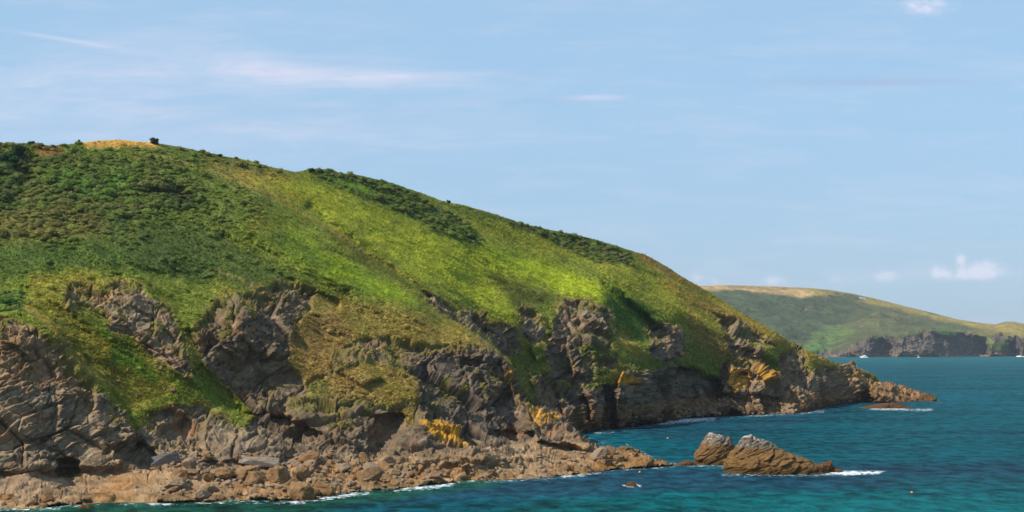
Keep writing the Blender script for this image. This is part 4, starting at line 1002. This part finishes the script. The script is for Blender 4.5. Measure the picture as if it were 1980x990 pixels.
def build_rubble():
    V = []; Fc = []; base = 0
    polys = [([(300, 962), (350, 915), (420, 890), (480, 876), (560, 868), (700, 878), (750, 890), (790, 936), (720, 948), (650, 955), (600, 966), (470, 968)], 420), ([(760, 942), (790, 895), (1000, 885), (1120, 878), (1240, 890), (1180, 908), (1000, 926), (850, 936)], 120), ([(1180, 826), (1270, 790), (1400, 772), (1560, 770), (1555, 799), (1280, 817)], 260), ([(280, 915), (320, 860), (400, 850), (420, 890)], 120)]
    pr = [rock_proto(800 + i, 1, 8, .05) for i in range(8)]
    for poly, n in polys:
        P = np.array(poly, float); lo, hi = P.min(0), P.max(0); k = 0
        while k < n:
            x, y = RNG.uniform(lo[0], hi[0]), RNG.uniform(lo[1], hi[1])
            if sdf(poly, np.array([x]), np.array([y]))[0] < 0: continue
            k += 1; p = ground(x, y)
            if p[2] < -.3: continue
            v, f = pr[RNG.integers(8)]; sz = RNG.uniform(.16, .5) * (p[1] / 230) ** .7; a = RNG.random() * 6.283
            R = np.array([[math.cos(a), -math.sin(a), 0], [math.sin(a), math.cos(a), 0], [0, 0, RNG.uniform(.5, .9)]])
            V.append(v @ R.T * sz + p + np.array([0, 0, sz * .2])); Fc.append(f + base); base += len(v)
    o = mesh_obj('stone_rubble', np.concatenate(V), np.concatenate(Fc), M_ROCK, smooth_shade=False)
    tag(o, 'small broken stones packed between the shore boulders', 'rubble', kind='stuff')
build_rubble()

def slab(name, label, x, y, lx, ly, lz, rot, c, lift=0):
    v, f = rock_proto(int(x) + 5, 4, 9, .05); v = np.clip(v, -.8, .8) * np.array([lx, ly, lz])
    w = v + np.array([0, 0, .0])
    cc = np.zeros(v.shape) + c * np.clip(1 + .5 * fbm(v / np.array([2, 1, .25]), 4, .6, 9), .5, 1.5)[:, None]
    o = mesh_obj(name, w, f, M_STACK, colors=cc); p = ground(x, y); o.location = (p[0], p[1], p[2] + lift); o.rotation_euler = rot
    tag(o, label, 'rock slab'); return o
slab('rock_slab', 'long pale grey slab lying across the top of the boulder beach', 500, 905, 3.8, 1.5, .75, (.1, .04, .12), lin(146, 130, 114), .6)
slab('rock_slab', 'dark tilted slab with a light upper edge beside the cave mouth', 318, 885, 2.8, 1.6, 1.0, (.1, -.25, .2), lin(104, 98, 96), .8)

# ------------------------------------------------------------------ sea stacks and reefs
def stack(name, label, base_y, outline_l, outline_r, zs, thick, seed, colour_fn, extra=0.0, cat='sea stack', rough=1.0):
    """a rock whose left and right edge are given at several heights (photo px); its plan is a rounded block"""
    D = sea_depth(np.float64(base_y)) + thick
    sc_ = D / F
    v, f = ico(6)
    hz = np.array(zs, float); lz_ = np.array(outline_l, float); rz_ = np.array(outline_r, float)
    top = hz[-1]
    t = (v[:, 2] + 1) / 2
    zpx = -8 + (top + 8) * np.clip(t * 1.0, 0, 1)
    L = np.interp(zpx, hz, lz_); R = np.interp(zpx, hz, rz_)
    hor = np.sqrt(np.maximum(1 - v[:, 2] ** 2, 1e-9)); ux, uy = v[:, 0] / np.maximum(hor, 1e-6), v[:, 1] / np.maximum(hor, 1e-6)
    sq = 1.0 / np.maximum((np.abs(ux) ** 2.6 + np.abs(uy) ** 2.6) ** (1 / 2.6), 1e-6)
    cap = np.minimum(1, hor * 2.6)
    cx_ = (L + R) / 2; hw = (R - L) / 2
    tk = thick * (hw / hw.max()) ** .6
    X = (cx_ + hw * ux * sq * cap - CX) * sc_; Y = D + tk * uy * sq * cap; Zz = zpx * sc_
    P = np.stack([X, Y, Zz], -1)
    ctr = np.stack([(cx_ - CX) * sc_, np.full(len(X), D), Zz - 1.0], -1)
    N = P - ctr; N /= np.linalg.norm(N, axis=1, keepdims=True) + 1e-9
    o = np.zeros(len(P))
    b = np.array([[0.86, 0.05, 0.50], [-0.15, 0.98, 0.12], [-0.48, -0.18, 0.86]]); b /= np.linalg.norm(b, axis=1, keepdims=True)
    q = (P + .5 * np.stack([fbm(P / 2.5 + 7 * j, 3, .5, j) for j in range(3)], -1)) @ b.T
    for size, amp, sd_ in ((4.2, 1.25, 1), (1.8, .6, 2), (.8, .26, 3)):
        vv, e = facets(q / size * np.array([.5, .9, 1.5]), seed + sd_, 1.0); o += rough * (amp * vv - .4 * amp * smooth(e, .06, 0))
    o += .3 * fbm(q / np.array([3, 3, .4]), 3, .6, seed + 9, ridged=True)
    P = P + N * o[:, None]
    C = colour_fn(P, zpx)
    org = np.array([(np.mean(cx_) - CX) * sc_, D, 0.0])
    ob = mesh_obj(name, P - org, f, M_STACK, colors=C); ob.location = Vector(org.tolist())
    return tag(ob, label, cat)
def stack_colour(split, white, seed):
    def fn(P, zpx):
        n1 = fbm(P / 1.6, 4, .6, seed); n2 = fbm(P / .5, 3, .6, seed + 4); n3 = fbm(P / np.array([2.5, 2.5, .5]), 3, .6, seed + 5)
        c = np.zeros(P.shape) + lin(126, 94, 56); m = smooth(n1, 0, .3)[:, None] * .7; c = c * (1 - m) + lin(108, 78, 40) * m
        m = smooth(P[:, 2] + .8 * n1, 1.6, .5)[:, None] * .85; c = c * (1 - m) + lin(82, 60, 26) * m
        m = smooth(P[:, 2] + .9 * n1 + .3 * P[:, 0] * 0, split, split + .5)[:, None]; g = np.zeros(P.shape) + lin(124, 108, 92)
        w = smooth(n2 + .6 * n3 + .35 * smooth(P[:, 2], white, white + 1), .1, .35)[:, None]; g = g * (1 - w) + lin(182, 174, 162) * w * 1.0  # whitish patches, more of them towards the top
        w = smooth(-n3, .1, .3)[:, None] * .7; g = g * (1 - w) + lin(84, 80, 78) * w
        c = c * (1 - m) + g * m
        return c * np.clip(1 + .6 * n2 + .4 * n3, .5, 1.6)[:, None]
    return fn
stack('sea_stack', 'rounded sea rock with a grey cap, partly behind the larger white topped rock', 900, [1332, 1340, 1350, 1358, 1366, 1375, 1386], [1430, 1426, 1420, 1416, 1412, 1404, 1394], [-8, 0, 18, 30, 42, 54, 60], 4.2, 510, stack_colour(3.4, 4.9, 21), rough=.55)
stack('sea_stack', 'larger sea rock with a whitish crown and a long low brown tail', 918, [1398, 1402, 1408, 1414, 1420, 1428, 1436, 1442], [1604, 1600, 1574, 1532, 1503, 1490, 1478, 1456], [-8, 0, 20, 33, 43, 55, 64, 69], 5.0, 540, stack_colour(4.1, 5.4, 31), rough=.5)
def reef_colour(P, zpx):
    n1 = fbm(P / 1.2, 4, .6, 61); c = np.zeros(P.shape) + lin(104, 70, 38); m = smooth(n1, 0, .3)[:, None] * .6; c = c * (1 - m) + lin(72, 52, 26) * m; return c * np.clip(1 + .8 * n1, .5, 1.5)[:, None]
stack('reef_rock', 'low brown reef trailing out from the larger sea rock into white water', 914, [1560, 1566, 1580, 1596], [1640, 1632, 1618, 1606], [-8, 0, 8, 12], 1.8, 570, reef_colour, cat='reef', rough=.45)
stack('reef_rock', 'low weed-brown reef joining the smaller sea rock towards the spur', 901, [1296, 1304, 1316, 1326], [1350, 1348, 1346, 1338], [-8, 0, 5, 8], 1.6, 580, reef_colour, cat='reef', rough=.35)
stack('reef_rock', 'small brown rock awash alone in front of the near spur', 940, [1208, 1212, 1217], [1236, 1232, 1226], [-8, 0, 6], .8, 590, reef_colour, cat='reef', rough=.25)
stack('reef_rock', 'long flat brown reef with breaking water off the outer point', 790, [1650, 1664, 1690, 1720], [1776, 1762, 1746, 1736], [-8, 0, 6, 10], 4.0, 600, reef_colour, cat='reef', rough=.5)
stack('reef_rock', 'tiny weedy rock in the shallows in front of the flat tan shelf', 983, [148, 152, 158], [184, 180, 172], [-8, 0, 6], .8, 610, reef_colour, cat='reef', rough=.25)

hump = stack('spur_rock', 'peaked brown rock rising at the outer part of the near spur', 898, [1150, 1158, 1176, 1192, 1202], [1270, 1258, 1238, 1226, 1218], [-8, 0, 16, 25, 31], 2.6, 620, stack_colour(9.0, 9.0, 41), cat='rock', rough=.5)
# ------------------------------------------------------------------ boats, buoys, gulls, cottage
WHITE = mat_plain('white_paint', (.78, .79, .80), .35, .5); NAVYP = mat_plain('navy_paint', (.02, .035, .08), .35, .5); GLASS = mat_plain('dark_glass', (.015, .02, .03), .08, .6)
ORANGE = mat_plain('orange_plastic', (.78, .22, .05), .5, .4); STEEL = mat_plain('steel_rail', (.45, .46, .48), .3, .5, .8); BLACK = mat_plain('black_rubber', (.02, .02, .022), .6, .3); WOOD_DECK = mat_plain('pale_deck', (.42, .34, .24), .7, .2)

def loft(name, rings, mat, parent=None, cap=True, smooth_shade=True):
    R = np.array(rings, float); n, k = R.shape[:2]; vs = R.reshape(-1, 3); fs = []
    for i in range(n - 1):
        for j in range(k): fs.append((i * k + j, i * k + (j + 1) % k, (i + 1) * k + (j + 1) % k, (i + 1) * k + j))
    me = bpy.data.meshes.new(name)
    if cap: fs += [tuple(range(k))[::-1], tuple((n - 1) * k + j for j in range(k))]
    me.from_pydata(vs.tolist(), [], fs); me.update(); me.materials.append(mat)
    for p in me.polygons: p.use_smooth = smooth_shade and len(p.vertices) == 4
    o = bpy.data.objects.new(name, me); col.objects.link(o); o.parent = parent
    return o
def rod(name, a, b, r, mat, parent, k=8):
    a, b = np.array(a, float), np.array(b, float); d = b - a; d /= np.linalg.norm(d); u = np.cross(d, [0.3, .9, .1]); u /= np.linalg.norm(u); w = np.cross(d, u)
    ring = lambda c, s: [c + (u * math.cos(2 * math.pi * j / k) + w * math.sin(2 * math.pi * j / k)) * r * s for j in range(k)]
    return loft(name, [ring(a, 1), ring(b, .8)], mat, parent)
def boxy(name, x0, x1, y0, y1, z0, z1, mat, parent, front=0., back=0., side=0.):
    """a cabin: its sides lean in by side, its ends by front and back"""
    lo = [(x0, y0, z0), (x1, y0, z0), (x1, y1, z0), (x0, y1, z0)]; hi = [(x0 + back, y0 + side, z1), (x1 - front, y0 + side, z1), (x1 - front, y1 - side, z1), (x0 + back, y1 - side, z1)]
    mid = lambda t: [tuple(np.array(a) * (1 - t) + np.array(b) * t) for a, b in zip(lo, hi)]
    return loft(name, [lo, mid(.93), [tuple(np.array(p) * .97 + np.mean(np.array(hi), 0) * .03) for p in hi]], mat, parent, smooth_shade=False)
def hull_rings(L, B, fb, draft, n=14):
    rings = []
    for i in range(n):
        t = i / (n - 1); x = -L / 2 + L * t
        w = B / 2 * (1 - max(0, (t - .45) / .55) ** 2.2) * (.9 + .1 * min(1, t * 4)); w = max(w, .03); sheer = fb * (1 + .45 * t ** 2); kx = x - (.10 * L * max(0, (t - .7) / .3) ** 2)
        rings.append([(x, -w, sheer), (x * .5 + kx * .5, -w * .93, sheer * .45), (kx, -w * .8, -draft * .3), (kx, 0, -draft * (1 - .6 * t ** 3)), (kx, w * .8, -draft * .3), (x * .5 + kx * .5, w * .93, sheer * .45), (x, w, sheer), (x, w * .8, sheer * .97), (x, 0, sheer * .99), (x, -w * .8, sheer * .97)])
    return rings
def place_boat(x, y, head, name, label):
    D = sea_depth(np.float64(y)); e = bpy.data.objects.new(name, None); col.objects.link(e); e.location = ((x - CX) / F * D, D, 0); e.rotation_euler = (0, 0, head)
    tag(e, label, 'boat'); return e
b = place_boat(1670, 692.2, math.radians(188), 'motor_cruiser', 'white motor cruiser with a cabin and short mast off the distant cliffs')
loft('hull', hull_rings(15, 4.4, 1.9, .8), WHITE, b); boxy('cabin', -4.5, 3.4, -1.6, 1.6, 1.9, 3.7, WHITE, b, 1.6, .4, .2)
for sgn in (-1, 1): boxy('window', -3.8, 1.7, sgn * 1.56 - .06, sgn * 1.56 + .06, 2.6, 3.2, GLASS, b, .4, .1, 0)
boxy('flybridge', -3.8, .6, -1.3, 1.3, 3.72, 4.7, WHITE, b, .7, .2, .1); rod('mast', (-2.4, 0, 4.7), (-2.6, 0, 7.4), .12, WHITE, b); rod('radar_arch', (-2.9, -1.3, 4.7), (-2.9, 1.3, 5.3), .1, WHITE, b)
rod('bow_rail', (3.2, -1.2, 3.2), (7.2, 0, 3.7), .06, STEEL, b); rod('bow_rail', (3.2, 1.2, 3.2), (7.2, 0, 3.7), .06, STEEL, b)
b = place_boat(1776, 691.6, math.radians(8), 'small_boat', 'tiny low open boat close under the distant cliffs')
loft('hull', hull_rings(6.5, 2.2, .9, .4), WHITE, b); boxy('console', -.8, .5, -.5, .5, .9, 1.9, WHITE, b, .4, .1, .05); boxy('windscreen', .1, .3, -.45, .45, 1.7, 2.2, GLASS, b, .1, 0, .05); boxy('outboard_motor', -3.7, -3.2, -.25, .25, .2, 1.5, BLACK, b, .1, .1, .05)
b = place_boat(1973, 690.6, math.radians(176), 'passenger_boat', 'long low white boat at the far end of the bay by the pale rocks')
loft('hull', hull_rings(16, 4.4, 1.7, .8), WHITE, b); boxy('cabin', -1, 4.0, -1.5, 1.5, 1.7, 3.4, WHITE, b, 1.2, .2, .15); boxy('window', -.5, 2.9, -1.54, -1.43, 2.4, 3.0, GLASS, b, .3, .1, 0); boxy('window', -.5, 2.9, 1.43, 1.54, 2.4, 3.0, GLASS, b, .3, .1, 0)
rod('mast', (0, 0, 3.4), (-.2, 0, 5.8), .08, STEEL, b); boxy('deck', -7.2, -1.1, -1.7, 1.7, 1.68, 1.74, WOOD_DECK, b)

def buoy(x, y, r, label):
    D = sea_depth(np.float64(y)); e = bpy.data.objects.new('buoy', None); col.objects.link(e); e.location = ((x - CX) / F * D, D, r * .45); e.rotation_euler = (.15, .1, x)
    tag(e, label, 'buoy', 'mooring and pot buoys')
    rg = [[(math.cos(2 * math.pi * j / 20) * math.sin(t) * r, math.sin(2 * math.pi * j / 20) * math.sin(t) * r, -math.cos(t) * r * (1.12 if t > 1.57 else 1)) for j in range(20)] for t in np.linspace(.02, 3.12, 14)]
    loft('float', rg, ORANGE, e)
    loft('collar', [[(math.cos(2 * math.pi * j / 16) * r * k, math.sin(2 * math.pi * j / 16) * r * k, z) for j in range(16)] for k, z in ((.22, r * 1.05), (.22, r * 1.3), (.12, r * 1.34))], BLACK, e)
buoy(1237, 914, .19, 'orange buoy just off the near spur above the awash rock'); buoy(1291, 848, .2, 'orange buoy in the cove behind the near spur'); buoy(1763, 953, .17, 'orange buoy alone on open turquoise water away from the rocks')

GULL = mat_plain('gull_white', (.80, .80, .80), .8, .1); GULLG = mat_plain('gull_grey', (.34, .36, .40), .8, .1); BILL = mat_plain('gull_bill', (.75, .45, .05), .5, .3)
def gull(name, label, loc, head, flying):
    e = bpy.data.objects.new(name, None); col.objects.link(e); e.location = loc; e.rotation_euler = (0, 0, head)
    tag(e, label, 'gull')
    prof = [(-.30, .012, .02), (-.24, .035, .015), (-.15, .06, 0), (-.04, .085, -.01), (.06, .082, .0), (.13, .06, .03), (.17, .045, .07), (.21, .042, .095), (.25, .036, .10), (.275, .02, .095), (.285, .008, .092)]
    tilt = 0.0 if flying else .35
    def ring(x, r, z):
        zz = z + x * tilt; return [(x, math.cos(2 * math.pi * j / 12) * r, zz + math.sin(2 * math.pi * j / 12) * r * (.9 if flying else 1.05)) for j in range(12)]
    lift = 0 if flying else .26
    loft('body', [[(a, bb, c + lift) for a, bb, c in ring(*p)] for p in prof], GULL, e)
    loft('bill', [[(.28 + .055 * t, math.cos(2.094 * j) * .011 * (1 - t * .7), .09 + .28 * tilt + lift + math.sin(2.094 * j) * .013 * (1 - t * .7) - .01 * t) for j in range(3)] for t in (0, .6, 1)], BILL, e)
    for sg in (-1, 1):
        if flying:
            st = [(.05, .06, .03, .17, .02), (.22, .05, .13, .17, .018), (.42, .03, .12, .13, .012), (.60, -.03, .06, .07, .006), (.68, -.08, .02, .02, .003)]
            loft('wing', [[(x0 + c / 2, sg * y, z), (x0, sg * y, z + t), (x0 - c, sg * y, z - .005), (x0, sg * y, z - t * .4)] for y, x0, z, c, t in st], GULLG, e)
        else:
            st = [(.12, .03, .05), (.02, .05, .07), (-.14, .05, .055), (-.30, .02, .02), (-.36, .006, .006)]
            loft('wing', [[(x, sg * (.07 - .10 * max(0, -x) + .012 * math.cos(2 * math.pi * j / 8)), lift + .03 + x * tilt + math.sin(2 * math.pi * j / 8) * h) for j in range(8)] for x, w, h in st], GULLG, e)
            rod('leg', (-.02, sg * .035, lift - .06), (0, sg * .035, -.01), .009, BILL, e)
gull('flying_gull', 'white gull gliding in the sky above the distant ridge', ((1924 - CX) / F * 480, 480, CH + (HY - 616) / F * 480), math.radians(150), True)
p = ground(953, 846); gull('perched_gull', 'white gull standing on the dark ridge right of the yellow lichen slab', (p[0], p[1] - .2, p[2] + .1), math.radians(20), False)
_v = np.empty(len(hump.data.vertices) * 3, f32); hump.data.vertices.foreach_get('co', _v); _v = _v.reshape(-1, 3); _q = _v[int(np.argmax(_v[:, 2]))]
gull('perched_gull', 'white gull standing on the peaked brown rock of the near spur', (hump.location.x + _q[0], hump.location.y + _q[1], hump.location.z + _q[2]), math.radians(200), False)

def cottage(x, y):
    k = np.argmin((FX - x) ** 2 + (FY - y) ** 2); p = FP.reshape(-1, 3)[k]
    e = bpy.data.objects.new('cottage', None); col.objects.link(e); e.location = Vector((p - np.array([0, 0, .6])).tolist()); e.rotation_euler = (0, 0, .2)
    tag(e, 'lone white cottage high on the distant headland below the crest', 'cottage')
    slate = mat_plain('slate', (.12, .12, .13), .8, .2)
    boxy('wall', -6, 6, -3, 3, 0, 4.2, WHITE, e)
    loft('roof', [[(-6.3, -3.4, 4.21), (-6.3, 0, 6.6), (-6.3, 3.4, 4.21)], [(6.3, -3.4, 4.21), (6.3, 0, 6.6), (6.3, 3.4, 4.21)]], slate, e, smooth_shade=False)
    for xx in (-4, 3.6): boxy('window', xx - .6, xx + .6, -3.05, -2.95, 1.6, 3.0, GLASS, e)
    boxy('door', -.5, .5, -3.06, -2.95, .1, 2.3, NAVYP, e); boxy('chimney', 4.6, 5.6, -.5, .5, 5.4, 7.6, WHITE, e)
cottage(1668, 579)

# ------------------------------------------------------------------ sea air
def build_haze():
    x0, x1, y0, y1, z0, z1 = -4500, 5500, -60, 5200, -3.0, 215.0
    vs = [(x, y, z) for z in (z0, z1) for y in (y0, y1) for x in (x0, x1)]
    me = bpy.data.meshes.new('haze'); me.from_pydata(vs, [], [(0, 2, 3, 1), (4, 5, 7, 6), (0, 1, 5, 4), (2, 6, 7, 3), (0, 4, 6, 2), (1, 3, 7, 5)]); me.update()
    o = bpy.data.objects.new('haze', me); col.objects.link(o)
    m = bpy.data.materials.new('sea_air'); m.use_nodes = True; T = NT(m.node_tree); T.n.clear()
    out = T.new('ShaderNodeOutputMaterial'); v = T.new('ShaderNodeVolumePrincipled')
    v.inputs['Color'].default_value = (.80, .90, 1.0, 1); v.inputs['Density'].default_value = HAZE; v.inputs['Anisotropy'].default_value = .2
    T.l.new(v.outputs[0], out.inputs['Volume']); me.materials.append(m)
    tag(o, 'thin summer sea haze over the bay', 'haze', kind='stuff')
HAZE = 4.5e-5
build_haze()
